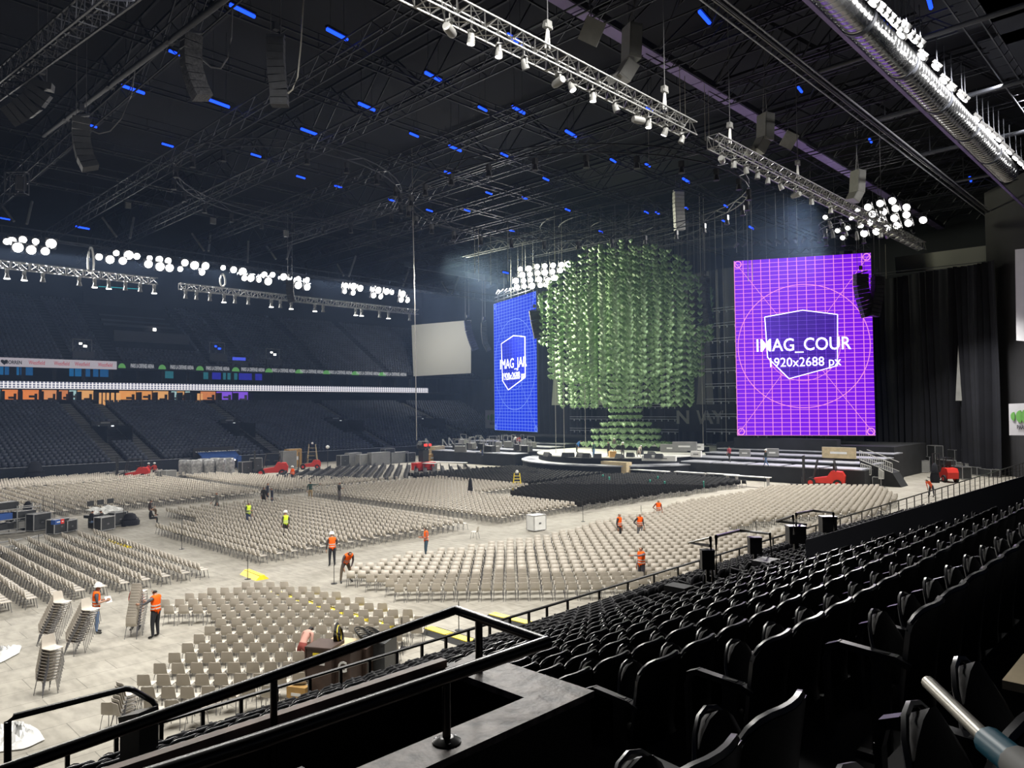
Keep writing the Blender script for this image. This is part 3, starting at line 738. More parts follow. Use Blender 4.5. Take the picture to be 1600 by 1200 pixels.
B1 = W2((196, 1112), (214, 1092), (240, 1070), (263, 1052), (296, 1020), (338, 990), (338, 982), (244, 980), (262, 962), (296, 950), (345, 941), (400, 930), (428, 933), (470, 936), (535, 948), (590, 966), (650, 985), (668, 1000), (640, 1025), (560, 1065), (420, 1115), (235, 1160))
B2 = W2((532, 914), (555, 902), (600, 893), (640, 882), (715, 873), (790, 861), (860, 851), (930, 830), (1012, 814), (1075, 793), (1155, 781), (1210, 768), (1370, 768), (1400, 784), (1390, 800), (1330, 835), (1250, 870), (1150, 900), (1050, 925), (960, 942), (800, 944), (632, 943), (598, 932), (560, 922))
cutB2 = W2((1130, 842), (1185, 826), (1330, 812), (1350, 820), (1235, 836), (1160, 852))
b1 = block('nearest floor block', [B1], AZ, .56, .95)
b2 = block('second floor block', [B2], AZ, .54, .93, cut=[cutB2])
b5 = block('left floor block', [R2(1, 16.3, 37.2, 53.5)], 0, .54, .93)
foh = R2(7, 22.5, 53.3, 67)
b3 = block('central', [R2(18.9, 35.3, 37.8, 61.2)], 0, .54, .93, cut=[foh])
b3b = block('central far', [R2(37.3, 55.4, 51, 65.5), R2(37.3, 46.8, 38.2, 51)], 0, .54, .93)
line = [(36.5, 67.8), (52, 67.8), (49, 69), (43.5, 84.5), (41, 92), (36.5, 92)]
b6 = block('far', [R2(9, 35, 68, 92), line], 0, .54, .93, cut=[foh])
b8 = block('far wedge', [R2(9, 38, 93.6, 103.2)], math.radians(-40), .54, .93)
allg = b1 + b2 + b5 + b3 + b3b + b6 + b8
# stacked chairs
stacks = [(P(74, 1008, z=0), -1.15, 13, .06, 'front stack at the left', 'leaning left-hand stack'), (P(117, 1022, z=0), -1.15, 13, .06, '', 'tall middle stack'),
          (P(72, 1085, z=0), -1.3, 11, .03, '', 'low stack nearest the railing'), (P(209, 996, z=0), AZ, 13, .035, '', 'stack between the two workers'),
          (P(192, 1142, z=0), .2, 6, .03, '', 'short stack behind the black bin')]
NST = sum(s[2] for s in stacks)
b1s = sorted(b1 + b2, key=lambda c: c[0] ** 2 + c[1] ** 2)
single = b1s[:298 - NST]; ss = set((c[0], c[1]) for c in single)
rest = [c for c in allg if (c[0], c[1]) not in ss]
proto = None
def mkchair(x, y, z, az, lab, grp):
    global proto, pk2
    if proto is None:
        proto = thing('stacking_chair', lab, 'chair', (x, y, z), az - PI / 2, grp)
        put('seat_shell', me_shell, proto)
        for m_ in me_lg: put('leg', m_, proto)
        pk2 = list(proto.children)
    else: dup(proto, (x, y, z), az - PI / 2, lab, grp, kids=pk2)
proto = None
for x, y, az, nm, r, n in single:
    mkchair(x, y, 0, az, 'grey plastic chair, %s from the left in the %s row of the %s' % (ordn(n), ordn(r), nm), 'grey chairs set out in rows on the arena floor')
for p, az, n, lean, _, nm in stacks:
    for k in range(n):
        mkchair(p.x + math.cos(az) * lean * k, p.y + math.sin(az) * lean * k, .096 * k, az,
                'grey plastic chair, %s from the bottom of the %s' % (ordn(k + 1), nm), 'stacked grey chairs')
for px, py, az, lab in ((176, 1140, AZ, 'lone grey plastic chair beside the short stack behind the black bin'), (742 , 842, 2.0, 'lone grey chair with its front to the viewer in the wide aisle'), (1192, 905 - 95, AZ, 'lone grey chair in the cross aisle of the second block')):
    p = P(px, py, z=0); mkchair(p.x, p.y, 0, az, lab, 'lone grey chairs')
me = tile('stacking_chair_rows', chair_lo(), [M_['chair'], M_['chrome']], [(x, y, 0, az - PI / 2, 1) for x, y, az, *_ in rest])
tag(put('stacking_chair_rows', me), 'thousands of grey plastic chairs in rows across the arena floor', 'chairs', kind='stuff')
# black chairs before the stage
def bchair():
    g = MB(); g.m = 0
    g.box((0, -.22, .66), (.44, .05, .36)); g.box((0, 0, .45), (.44, .42, .06)); g.m = 1
    for sx in (-1, 1):
        g.bar((sx * .2, .17, .44), (sx * .2, .2, 0), .014, 3, caps=False); g.bar((sx * .2, -.2, .7), (sx * .2, -.2, 0), .014, 3, caps=False)
    return g
BK1 = W2((640, 749), (800, 736), (938, 743), (944, 748), (822, 765), (650, 752))
BK2 = W2((795, 781), (905, 800), (1050, 778), (1165, 762), (1100, 750), (1035, 747), (950, 750), (880, 760), (822, 770))
W3 = W2((424, 751), (478, 760), (560, 756), (640, 752), (745, 747), (770, 742), (735, 735), (660, 731), (560, 732), (455, 744))
k1 = block('left black block', [BK1], 0, .56, .93); k2 = block('right black block', [BK2], math.radians(20), .56, .93)
k3 = block('angled black rows', [W3], math.radians(-39), .56, 1.15)
ks = sorted(k1 + k2 + k3, key=lambda c: c[0] ** 2 + c[1] ** 2)
me_b = bchair().mesh('black_chair', [M_['blackchair'], M_['chrome']])
sel = ks[:298]
for x, y, az, nm, r, n in sel:
    o = put('black_chair', me_b, None, (x, y, 0), az - PI / 2)
    tag(o, 'black chair, %s from the left in the %s row of the %s' % (ordn(n), ordn(r), nm), 'chair', 'black chairs in front of the stage')
me = tile('black_chair_rows', bchair(), [M_['blackchair'], M_['chrome']], [(x, y, 0, az - PI / 2, 1) for x, y, az, *_ in ks[298:]])
tag(put('black_chair_rows', me), 'hundreds of black chairs in rows before the stage', 'chairs', kind='stuff')
tealc = mat('teal_chair_cover', (.02, .20, .15), .6)
g = MB(); g.box((0, -.2, .7), (.5, .12, .5)); g.box((0, .02, .47), (.5, .5, .14)); mtc = g.mesh('covered_chair', tealc)
for k, (px, py) in enumerate(((945, 751), (955, 755), (1031, 754), (1019, 760), (1042, 763), (1103, 763))):
    p = P(px, py + 5, z=0); tag(put('covered_chair', mtc, None, (p.x, p.y, .05), PI + .5), 'chair under a teal cover among the black seats, %s of six from the left' % ordn([0, 1, 3, 2, 4, 5][k] + 1), 'chair', 'teal covered chairs')
# ------------------------------------------------------------------ stage
SC = Vector((82.5, 59.5, 0))
def arc_slab(r, z0, z1, a0=PI * .5, a1=PI * 1.5, n=28):
    pts = [(SC.x + r * math.cos(a), SC.y + r * math.sin(a)) for a in np.linspace(a0, a1, n)]
    return pts + [(104, SC.y - r), (104, SC.y + r)]
t = thing('stage', 'low black-skirted concert stage with a round white deck and stepped wings', 'stage', (90, 60, 0))
def reloc(v): return Vector((v.x - 90, v.y - 60, v.z))
def spr(pts, z0, z1, m, nm):
    g = MB(); g.prism(pts, z1 - z0, lambda v: reloc(Vector((v.x, v.y, v.z + z0)))); return g.build(nm, m, t)
spr(arc_slab(13.6, 0, 0), 0, 1.35, M_['skirt'], 'lower_skirt'); spr(arc_slab(13.75, 0, 0), 1.35, 1.5, M_['strip'], 'lower_ledge')
spr(arc_slab(11.4, 0, 0), 1.5, 2.2, M_['skirt'], 'upper_skirt'); spr(arc_slab(11.6, 0, 0), 2.2, 2.34, M_['deck'], 'round_deck')
spr([(86, 51), (89, 50), (89, 68), (86, 67)], 2.34, 3.0, M_['skirt'], 'rear_riser'); spr([(85.8, 51), (89, 49.8), (89, 68.2), (85.8, 67)], 3.0, 3.1, M_['deck'], 'rear_riser_top')
for sd in (0, 1):
    for k in range(4):
        x0 = (78.2 if sd == 0 else 76) + 3.1 * k; z1 = 1.72 + .38 * k
        y0, y1 = ((26.6, 48) if sd == 0 else (72, 93.5))
        if sd and k == 0: y0 = 73.5
        g = MB(); g.box((x0 + 1.55 - 90, (y0 + y1) / 2 - 60, z1 / 2), (3.1, y1 - y0, z1)); g.build('wing_skirt', M_['skirt'], t)
        g = MB()
        for j in range(5):
            a = y0 + (y1 - y0) * j / 5; b = y0 + (y1 - y0) * (j + 1) / 5
            gap = .5 if k == 0 else .02
            g.box((x0 + 1.5 - 90, (a + b) / 2 - 60, z1 + .05), (3.0, b - a - gap, .12))
        g.build('wing_deck', M_['strip'], t)
for yy in (38.2, 82.5): g = MB(); g.box((95.5 - 90, yy - 60, 1.8), (12, 22, 3.6)); g.build('rear_block', M_['skirt'], t)
g = MB(); g.box((88.8 - 90, 39.5 - 60, 3.6), (1.2, 13, 1.5)); g.build('black_riser', M_['skirt'], t)
# side ramp with white balusters
t = thing('stage_ramp', 'sloping ramp with white railings descending at the right end of the stage', 'ramp', (81, 25, 0))
A, B = P(1343, 704, x=81), P(1394, 724, x=81)
A = A - Vector((81, 25, 0)); B = B - Vector((81, 25, 0)); n = 15
g = MB()
for dx in (0, 2.2):
    g.bar(A + Vector((dx, 0, 0)), B + Vector((dx, 0, 0)), .045); g.bar(A + Vector((dx, 0, -.95)), B + Vector((dx, 0, -.95)), .04)
g.build('handrail', M_['deck'], t)
for k in range(n + 1):
    p = A.lerp(B, k / n); g = MB(); g.bar(p, p - Vector((0, 0, .95)), .03); g.build('baluster', M_['deck'], t)
g = MB(); g.add([A - Vector((0, 0, 1)), B - Vector((0, 0, 1)), Vector((B.x, B.y - .8, 0)), Vector((A.x, A.y, 0)), A + Vector((2.2, 0, -1)), B + Vector((2.2, 0, -1)), Vector((B.x + 2.2, B.y - .8, 0)), Vector((A.x + 2.2, A.y, 0))],
                [(0, 3, 2, 1), (4, 5, 6, 7), (0, 1, 5, 4), (1, 2, 6, 5), (3, 0, 4, 7)]); g.build('ramp_skirt', M_['skirt'], t)
for lab, (xa, xb, ya, yb_) in (('white barrier section lying below the ramp, left one', (1345, 1361, 724, 742)), ('white barrier section lying below the ramp, right one', (1373, 1381, 732, 748))):
    a, b, c, d = P(xa, ya, x=79.6), P(xb, ya + 5, x=79.6), P(xb, yb_, x=79.6), P(xa, yb_, x=79.6)
    base = Vector((a.x, a.y, 0)); tt = thing('stage_barrier', lab, 'barrier', base)
    g = MB(); g.bar(a - base, b - base, .05); g.bar(d - base, c - base, .05); g.build('barrier_frame', M_['deck'], tt)
    for k in range(7): g = MB(); g.bar(a.lerp(b, k / 6) - base, d.lerp(c, k / 6) - base, .03); g.build('baluster', M_['deck'], tt)
# white low barrier tables before the stage
for k, (px, py, w) in enumerate(((854, 733, 1.4), (870, 733, 1.4), (909, 737, 1.8), (1010, 741, 6), (1080, 745, 4), (1127, 748, 4), (1168, 752, 5), (668, 728, 3), (700, 726, 6))):
    p = P(px, py + 8, z=0); tt = thing('barrier_table', 'low white-topped metal barrier before the stage, %s from the left' % ordn([3, 4, 5, 6, 7, 8, 9, 1, 2][k]), 'barrier', p, math.radians(-90) if k < 7 else math.radians(-75))
    g = MB(); g.box((0, 0, 1.05), (w, .7, .08)); g.build('table_top', M_['white'], tt)
    for s in (-1, 1): g = MB(); g.box((s * w * .45, 0, .5), (.06, .6, 1.0)); g.build('leg', M_['caseedge'], tt)
# ------------------------------------------------------------------ LED screens
def screen(nm, lab, L, R_, zb, zt, base, line, txt, shape, shcol, linec, es=1.0):
    L = Vector((L[0], L[1], 0)); R_ = Vector((R_[0], R_[1], 0)); ex = (R_ - L).normalized(); W_ = (R_ - L).length; Hh = zt - zb
    nrm = ex.cross(Vector((0, 0, 1))).normalized()     # towards the seats
    m, mx, mix = grid_emit(nm + '_led', base, line, 15, 42, es, .075, .11)
    m.cycles.emission_sampling = 'FRONT'
    nt = m.node_tree; uv = [n for n in nt.nodes if n.type == 'UVMAP'][0]; sp = [n for n in nt.nodes if n.type == 'SEPXYZ'][0]
    def mth(op, a, b=None):
        n = nt.nodes.new('ShaderNodeMath'); n.operation = op
        for i, v in enumerate((a, b)):
            if v is None: continue
            if isinstance(v, (int, float)): n.inputs[i].default_value = v
            else: nt.links.new(v, n.inputs[i])
        return n.outputs[0]
    u = mth('SUBTRACT', sp.outputs[0], .5); v = mth('MULTIPLY', mth('SUBTRACT', sp.outputs[1], .5), Hh / W_)
    rr = mth('SQRT', mth('ADD', mth('MULTIPLY', u, u), mth('MULTIPLY', v, v)))
    acc = None
    for rad, wd in ((.48, .0028), (.27, .002), (.12, .002)):
        c = mth('LESS_THAN', mth('ABSOLUTE', mth('SUBTRACT', rr, rad)), wd); acc = c if acc is None else mth('MAXIMUM', acc, c)
    for sg in (1, -1):
        dg = mth('LESS_THAN', mth('ABSOLUTE', mth('SUBTRACT', mth('ABSOLUTE', mth('MULTIPLY', u, 1)), mth('MULTIPLY', mth('MULTIPLY', v, sg), 1 / (Hh / W_)))), .0022)
        acc = mth('MAXIMUM', acc, dg)
    for cx in (-.47, .47):
        for cy in (-1, 1):
            du = mth('SUBTRACT', u, cx); dv = mth('SUBTRACT', v, cy * (Hh / W_ / 2 - .03))
            r2_ = mth('SQRT', mth('ADD', mth('MULTIPLY', du, du), mth('MULTIPLY', dv, dv)))
            acc = mth('MAXIMUM', acc, mth('LESS_THAN', mth('ABSOLUTE', mth('SUBTRACT', r2_, .025)), .004))
    tot = mth('MAXIMUM', mx.outputs[0], acc); nt.links.new(tot, mix.inputs[0])
    t = thing('led_screen', lab, 'screen', (L.x, L.y, zb))
    o = uvquad('display_panel', (0, 0, 0), ex * W_, ex * W_ + Vector((0, 0, Hh)), Vector((0, 0, Hh)), m, t, .35)
    def S2(u_, v_, k=.03): return ex * (u_ * W_) + Vector((0, 0, v_ * Hh)) + nrm * k
    ms, _, _ = grid_emit(nm + '_shield', shcol, linec, 5.0, 8.0, .9, .05, .05)
    ms = mat(nm + '_shield_fill', shcol, .5, emit=shcol, es=.8); ml = mat(nm + '_outline', (1, 1, 1), .5, emit=(1, .9, 1), es=1.4)
    g = MB(); pts = [S2(*p) for p in shape]; bk = [p - nrm * .02 for p in pts]
    g.add(pts + bk, [tuple(range(len(pts))), tuple(range(len(pts), 2 * len(pts)))[::-1]]); g.build('shield_emblem', ms, t)
    g = MB()
    for i in range(len(shape)): g.bar(S2(*shape[i], .05), S2(*shape[(i + 1) % len(shape)], .05), .07, 4)
    g.build('shield_outline', ml, t)
    mlg = mat(nm + '_fine', linec, .5, emit=linec, es=.8)
    g = MB()
    x0, x1 = min(p[0] for p in shape), max(p[0] for p in shape)
    for k in range(1, 15):
        u_ = k / 15
        if x0 + .02 < u_ < x1 - .02:
            ys = cross(shape, u_, 0)
            if len(ys) >= 2: g.bar(S2(u_, min(ys), .035), S2(u_, max(ys), .035), .015, 3)
    for k in range(1, 42):
        v_ = k / 42; xs_ = cross(shape, v_, 1)
        if len(xs_) >= 2: g.bar(S2(min(xs_), v_, .035), S2(max(xs_), v_, .035), .012, 3)
    g.build('shield_grid', mlg, t)
    wt_ = mat(nm + '_letters', (1, 1, 1), .5, emit=(1, 1, 1), es=1.6)
    for s_, size, u_, v_, wid in txt:
        o = text('lettering', s_, size, wt_, Vector((L.x, L.y, zb)) + S2(u_, v_, .18), ex, parent=None, off=.014 if 'COUR' in s_ else .0)
        bpy.context.view_layer.update()
        k = wid * W_ / o.dimensions.x
        o.parent = t; o.matrix_basis = Matrix.Translation(-Vector((L.x, L.y, zb))) @ o.matrix_basis @ Matrix.Diagonal((k, 1, 1, 1))
    g = MB()
    for k in range(6):
        p = S2(.08 + .168 * k, 1, -.2); g.bar(p, p + Vector((0, 0, 38 - zt)), .03, 4)
    g.build('suspension_cable', M_['cable'], t)
    g = MB()
    for hz in (.15, .85):
        pass
    a, b = S2(0, 1, -.2) + Vector((0, 0, .5)), S2(1, 1, -.2) + Vector((0, 0, .5))
    for dz in (0, .6): g.bar(a + Vector((0, 0, dz)), b + Vector((0, 0, dz)), .07, 4)
    for k in range(24): g.bar(a.lerp(b, k / 24) + Vector((0, 0, .6 * (k % 2))), a.lerp(b, (k + 1) / 24) + Vector((0, 0, .6 * ((k + 1) % 2))), .04, 3)
    o = g.build('header_truss', M_['steeld'], t)
    return t
def cross(poly, val, ax):
    out = []
    for i in range(len(poly)):
        a, b = poly[i], poly[(i + 1) % len(poly)]
        if (a[ax] > val) != (b[ax] > val): out.append(a[1 - ax] + (b[1 - ax] - a[1 - ax]) * (val - a[ax]) / (b[ax] - a[ax]))
    return out
cL, cR = P(1152, 681, d=92.6), P(1368, 680, d=88.3)
czb = (cL.z + cR.z) / 2; czt = (P(1147, 407, d=92.6).z + P(1362, 392, d=88.3).z) / 2
shp = [(.225, .670), (.505, .700), (.755, .668), (.745, .385), (.395, .318), (.24, .44)]
screen('cour', 'tall purple LED screen reading IMAG_COUR over a pink grid', (cL.x, cL.y), (cR.x, cR.y), czb, czt, (.19, .012, .80), (.95, .30, .78),
       [('IMAG_COUR', 2.2, .497, .505, .685), ('1920x2688 px', 1.6, .505, .408, .515)], shp, (.055, .012, .32), (.32, .14, .85), 1.05)
jL, jR = P(773, 672, d=128), P(840, 675, d=114)
jzb = (jL.z + jR.z) / 2; jzt = (P(770, 471, d=128).z + P(838, 457, d=114).z) / 2
shj = [(.20, .672), (.50, .715), (.76, .690), (.755, .395), (.36, .31), (.22, .385)]
screen('jar', 'tall blue LED screen reading IMAG_JAR over a pale grid', (jL.x, jL.y), (jR.x, jR.y), jzb, jzt, (.004, .036, .80), (.22, .36, 1),
       [('IMAG_JAR', 2.3, .49, .505, .62), ('1920x2688 px', 1.7, .50, .41, .52)], shj, (.008, .015, .35), (.08, .12, .75), .95)
# ------------------------------------------------------------------ hanging green hearts
TC = P(978, 690, d=105); TC = Vector((TC.x, TC.y))
hb = MB(); hb.prism([(x * .76, y * .68) for x, y in heart(14)], .10, lambda v: Vector((v.z - .05, v.x, v.y)))
hb.m = 1; hb.bar((0, 0, .45), (0, 0, -.45), .012, 3, caps=False)
strings = []
for r, n in ((1.0, 7), (2.1, 13), (3.3, 16), (4.6, 20), (6.1, 24), (7.7, 29), (9.2, 34), (10.6, 38), (11.9, 42)):
    for k in range(n):
        a = 2 * PI * k / n + r; strings.append((r, a, k + 1))
tg = 'strings of green heart-shaped leaves over the stage'
for r, a, kk in sorted(strings, key=lambda s: -s[0]):
    x, y = TC.x + r * math.cos(a), TC.y + r * math.sin(a) * 1.02
    zt_ = 32.0 - 7.2 * (r / 11.9) ** 2.6 + (0 if r > 2.5 else -2.0) + rng.uniform(-.3, .3)
    zb_ = 2.9 if r < 2.5 else 13.5 if r < 3.5 else 8.2 + .5 * (kk % 3) if r < 9.5 else 12.5 if r < 11 else 17.5
    if 3.5 < r < 9.5 and a % 1.3 < .25: zb_ += 3
    zs = list(np.arange(zb_ + .4, zt_, .93))
    lowtop = {3.3: 6.4, 4.6: 5.2, 6.1: 3.6}.get(r)
    if lowtop: zs = list(np.arange(3.2, lowtop + .1, .93)) + zs
    rot = math.radians(34) + rng.normal(0, .25)
    z0 = min(zs)
    lab = 'string of green heart-shaped leaves, %s around the %s ring out from the trunk' % (ordn(kk), ordn([1.0, 2.1, 3.3, 4.6, 6.1, 7.7, 9.2, 10.6, 11.9].index(r) + 1))
    o = thing('leaf_string', lab, 'decoration', (x, y, z0), rot, tg)
    g = MB()
    T = [(0, 0, z - z0, rng.normal(0, .25), 1) for z in zs]
    me = tile('heart_leaves', hb, [M_['green'], M_['cable']], T); h = put('heart_leaves', me, o); h['kind'] = 'stuff'
    g = MB(); g.bar((0, 0, zs[-1] - z0), (0, 0, 34.5 - z0), .014, 3, caps=False); g.build('cable', M_['cable'], o)
# ring frame carrying the strings
t = thing('sculpture_frame', 'dark round rigging frame above the hanging green tree', 'frame', (TC.x, TC.y, 34.4))
for rr in (4.5, 9.2, 11.9):
    g = MB(); pts = [(rr * math.cos(a), rr * math.sin(a), 0) for a in np.linspace(0, 2 * PI, 33)]
    for p, q in zip(pts[:-1], pts[1:]): g.bar(p, q, .08, 4)
    g.build('ring', M_['steeld'], t)
for k in range(6):
    a = k * PI / 3 + .3; g = MB(); g.bar((-11.9 * math.cos(a), -11.9 * math.sin(a), .1), (11.9 * math.cos(a), 11.9 * math.sin(a), .1), .07, 4); g.build('spoke', M_['steeld'], t)
for (a, b) in (((1015, 336), (965, 386)), ((1040, 372), (1092, 383))):
    A, B = P(*a, d=96), P(*b, d=96); t = thing('rigging_bar', 'pair of thin pale bars %s the green tree' % ('slanting above the notch of' if a[0] < 1030 else 'at the upper right of'), 'rigging', A)
    g = MB(); g.bar((0, 0, 0), B - A, .05); g.bar((.4, -.4, 0), B - A + Vector((.4, -.4, 0)), .05); g.build('bar_pair', M_['steel'], t)
# ------------------------------------------------------------------ stage back: scaffold, banners, drapes
def scaffold(lab, x, y0, y1, z0, z1, ny, nz, r=.05, rows=None):
    t = thing('scaffold_wall', lab, 'scaffold', (x, (y0 + y1) / 2, z0)); ym = (y0 + y1) / 2
    for k in range(ny + 1):
        y = y0 + (y1 - y0) * k / ny - ym; g = MB(); g.bar((0, y, 0), (0, y, z1 - z0), r, 4); g.build('upright', M_['steel'], t)
    for k in range(nz + 1):
        z = (z1 - z0) * k / nz; g = MB()
        for dz in (0, .38): g.bar((-.1, y0 - ym, z + dz), (-.1, y1 - ym, z + dz), r * .8, 4)
        for j in range(int((y1 - y0) / 1.2)): g.bar((-.2, y0 - ym + 1.2 * j + .5, z), (-.2, y0 - ym + 1.2 * j + .5, z - .35), .1, 4)
        g.build('ledger', M_['strip'], t)
scaffold('pale pipe scaffold wall behind the left half of the green tree', 101, 62, 84, 2.4, 20.5, 9, 9, .07)
scaffold('pipe scaffold wall between the green tree and the purple screen', 99, 38.5, 56, 2.4, 22.5, 7, 9, .07)
scaffold('narrow scaffold tower at the left edge of the purple screen', 93, 43.2, 46.6, 4.5, 25, 2, 10, .08)
for k, (px, yt, yb2, w0, w1, d) in enumerate(((868, 560, 633, 3, 12, 112), (936, 590, 633, 13, 18, 112), (1102, 540, 632, 14, 27, 111), (903, 612, 635, 14, 16, 118), (1012, 600, 632, 4, 14, 112))):
    if k == 3: continue
    a, b, c, e = P(px - w0 / 2, yt, d=d), P(px + w0 / 2, yt, d=d), P(px + w1 / 2, yb2, d=d), P(px - w1 / 2, yb2, d=d)
    base = (a + c) / 2; tt = None
    g = MB(); off = Vector((.15, .1, 0)); g.add([v - base for v in (a, b, c, e)] + [v - base + off for v in (a, b, c, e)], [(0, 3, 2, 1), (4, 5, 6, 7), (0, 1, 5, 4), (1, 2, 6, 5), (2, 3, 7, 6), (3, 0, 4, 7)])
    o = g.build('banner', mat('grey_banner_%d' % k, (.30, .30, .29), .8), None, loc=base); tag(o, 'grey tapering cloth panel behind the stage, %s from the left' % ordn([1, 2, 4, 0, 3][k]), 'banner')
bd = thing('lettered_banner', 'dark banner behind the stage with large broken grey letters', 'banner', P(1110, 653, d=112.2))
bb = P(1110, 653, d=112.2)
g = MB(); g.box((.5, 0, 0), (.2, 17, 4.2)); g.build('cloth', M_['drape'], bd)
lm = mat('grey_lettering', (.40, .40, .39), .8)
for s_, px, wd in (('N', 1067, 15), ('\\', 1093, 8), ('A', 1104, 22), ('Y', 1122, 13), ('A', 1145, 12)):
    p = P(px, 653, d=111.2) - bb
    o = text('lettering', s_, 2.75, lm, p, cr, parent=bd, off=.07, ext=.05)
# drapes at the right of the stage and behind
def drape(lab, p0, p1, z0, z1, n, amp, m=M_['drape'], d=1):
    p0 = Vector(p0); p1 = Vector(p1); e = (p1 - p0); L = e.length; e.normalize(); nn = Vector((-e.y, e.x))
    base = (p0 + p1) / 2; o = thing('stage_drape', lab, 'drape', (base.x, base.y, z0)) if False else None
    G = []
    for k in range(n * 4 + 1):
        s = L * k / (n * 4); q = p0 + e * s + nn * (amp * math.sin(k * PI / 2 + .4 * math.sin(k * .7)) * (0.7 + .5 * math.sin(k * .37)))
        G.append([(q.x - base.x + nn.x * .2 * math.sin(z * 4 + k * .2), q.y - base.y + nn.y * .2 * math.sin(z * 4 + k * .2), (z1 - z0) * z) for z in np.linspace(0, 1, 5)])
    g = MB(); g.slab(G, .06); o = g.build('stage_drape', m, None, True, (base.x, base.y, z0)); tag(o, lab, 'drape'); return o
def Pxy(px, x): v = P(px, 640, x=x); return (v.x, v.y)
drape('wide black drape hanging between the purple screen and the right wall', Pxy(1366, 108), Pxy(1500, 104), 0, P(1430, 428, x=106).z, 14, .32)
drape('black drape at the far right with deep folds', Pxy(1500, 101), Pxy(1562, 99), 0, P(1530, 412, x=100).z, 8, .45)
drape('black drape across the back of the stage behind the green tree', (106, 36), (106, 84), 0, 30, 30, .25)
drape('black drape between the blue screen and the far stand', (104, 84), (108, 104), 0, 22, 12, .25)
drape('black drape closing the end of the far stand', (113, 104), (118, 133), 0, 15, 12, .2)
o = uvquad('corner_screen', P(646, 588, x=104.4), P(736, 583, x=110), P(736, 500, x=110), P(643, 508, x=104.4), M_['screenw']); tag(o, 'blank white projection screen hanging in the far corner', 'screen')
o = uvquad('side_screen', P(1588, 532, x=92), P(1680, 540, x=89), P(1680, 380, x=89), P(1586, 390, x=92), M_['signw']); tag(o, 'blank white projection screen cut by the right edge of the picture', 'screen')
for nm, lab, c0, c1, c2, c3, px in (('arena_sign', 'white arena sign with green leaf emblem cut by the right edge of the picture', (1577, 680, 92), (1660, 681, 89), (1660, 628, 89), (1576, 631, 92), 1),
                                    ('arena_sign', 'small white arena sign with green emblem left of the blue screen', (758, 669, 104), (790, 670, 103), (790, 641, 103), (758, 641, 104), 0)):
    a, b, c, d_ = [P(q[0], q[1], x=q[2]) for q in (c0, c1, c2, c3)]
    t = thing(nm, lab, 'sign', a); ex = (b - a); ex.z = 0; ex.normalize(); nn = ex.cross(Vector((0, 0, 1)))
    o = uvquad('sign_panel', (0, 0, 0), b - a, c - a, d_ - a, M_['signw'], t)
    w = (b - a).length; h = (d_ - a).length
    for k in range(4):
        g = MB(); cx = w * (.12 + .13 * k) if px else w * (.2 + .17 * k); rr = h * (.14 + .055 * k)
        pts = [(cx + rr * .85 * math.cos(s), h * .60 + rr * math.sin(s)) for s in np.linspace(PI / 2, PI * 1.5, 10)] + [(cx + rr * .2, h * .60 - rr * .5), (cx + rr * .2, h * .6 + rr * .5)]
        g.prism(pts, .06, lambda v: ex * v.x + Vector((0, 0, v.y)) + nn * (.03 + v.z)); g.build('leaf_emblem', M_['signg'], t)
    o = text('lettering', 'PARIS LA DEFENSE ARENA', h * .18, M_['signb'], ex * (w * (.62 if px else .5)) + Vector((0, 0, h * .26)) + nn * .08, ex, parent=t, off=.012, sx=.75 if px else .45)
g = MB(); a, b, c, d_ = P(1400, 428, x=112), P(1548, 412, x=106), P(1546, 383, x=106), P(1398, 402, x=112)
o = uvquad('wall_panel', a, b, c, d_, mat('pale_wall_panel', (.19, .19, .18), .8)); tag(o, 'long pale wall band above the right drape', 'panel')
t = thing('box_beam', 'thin double truss bar running under the pale wall band', 'beam', P(1365, 428, x=106))
b0 = P(1365, 428, x=106)
for dz in (0, -.35):
    g = MB(); g.bar((0, 0, dz), P(1548, 408, x=104) - b0 + Vector((0, 0, dz)), .06); g.build('chord', M_['steel'], t)
g = MB(); a = P(1497, 540, x=100.5); b = P(1493, 626, x=100.5); c = P(1503, 626, x=100.5)
base = (a + b) / 2; off = Vector((.1, 0, 0)); g.add([v - base for v in (a, b, c)] + [v - base + off for v in (a, b, c)], [(0, 1, 2), (5, 4, 3), (0, 3, 4, 1), (1, 4, 5, 2), (2, 5, 3, 0)])
tag(g.build('drape_gap', M_['grey'], None, loc=base), 'narrow pale wedge of wall showing between two drapes', 'panel')
g = MB(); a, b = P(1548, 640, x=103), P(1700, 640, x=90); g.box(((a.x + b.x) / 2 + 1, (a.y + b.y) / 2, 17), ((b - a).length, .4, 34), math.atan2(b.y - a.y, b.x - a.x)); struct('wall_right', g, mat('side_wall_paint', (.030, .030, .034), .85, noise=.2, nscale=.2), label='dark wall at the right behind the side screen', cat='wall')
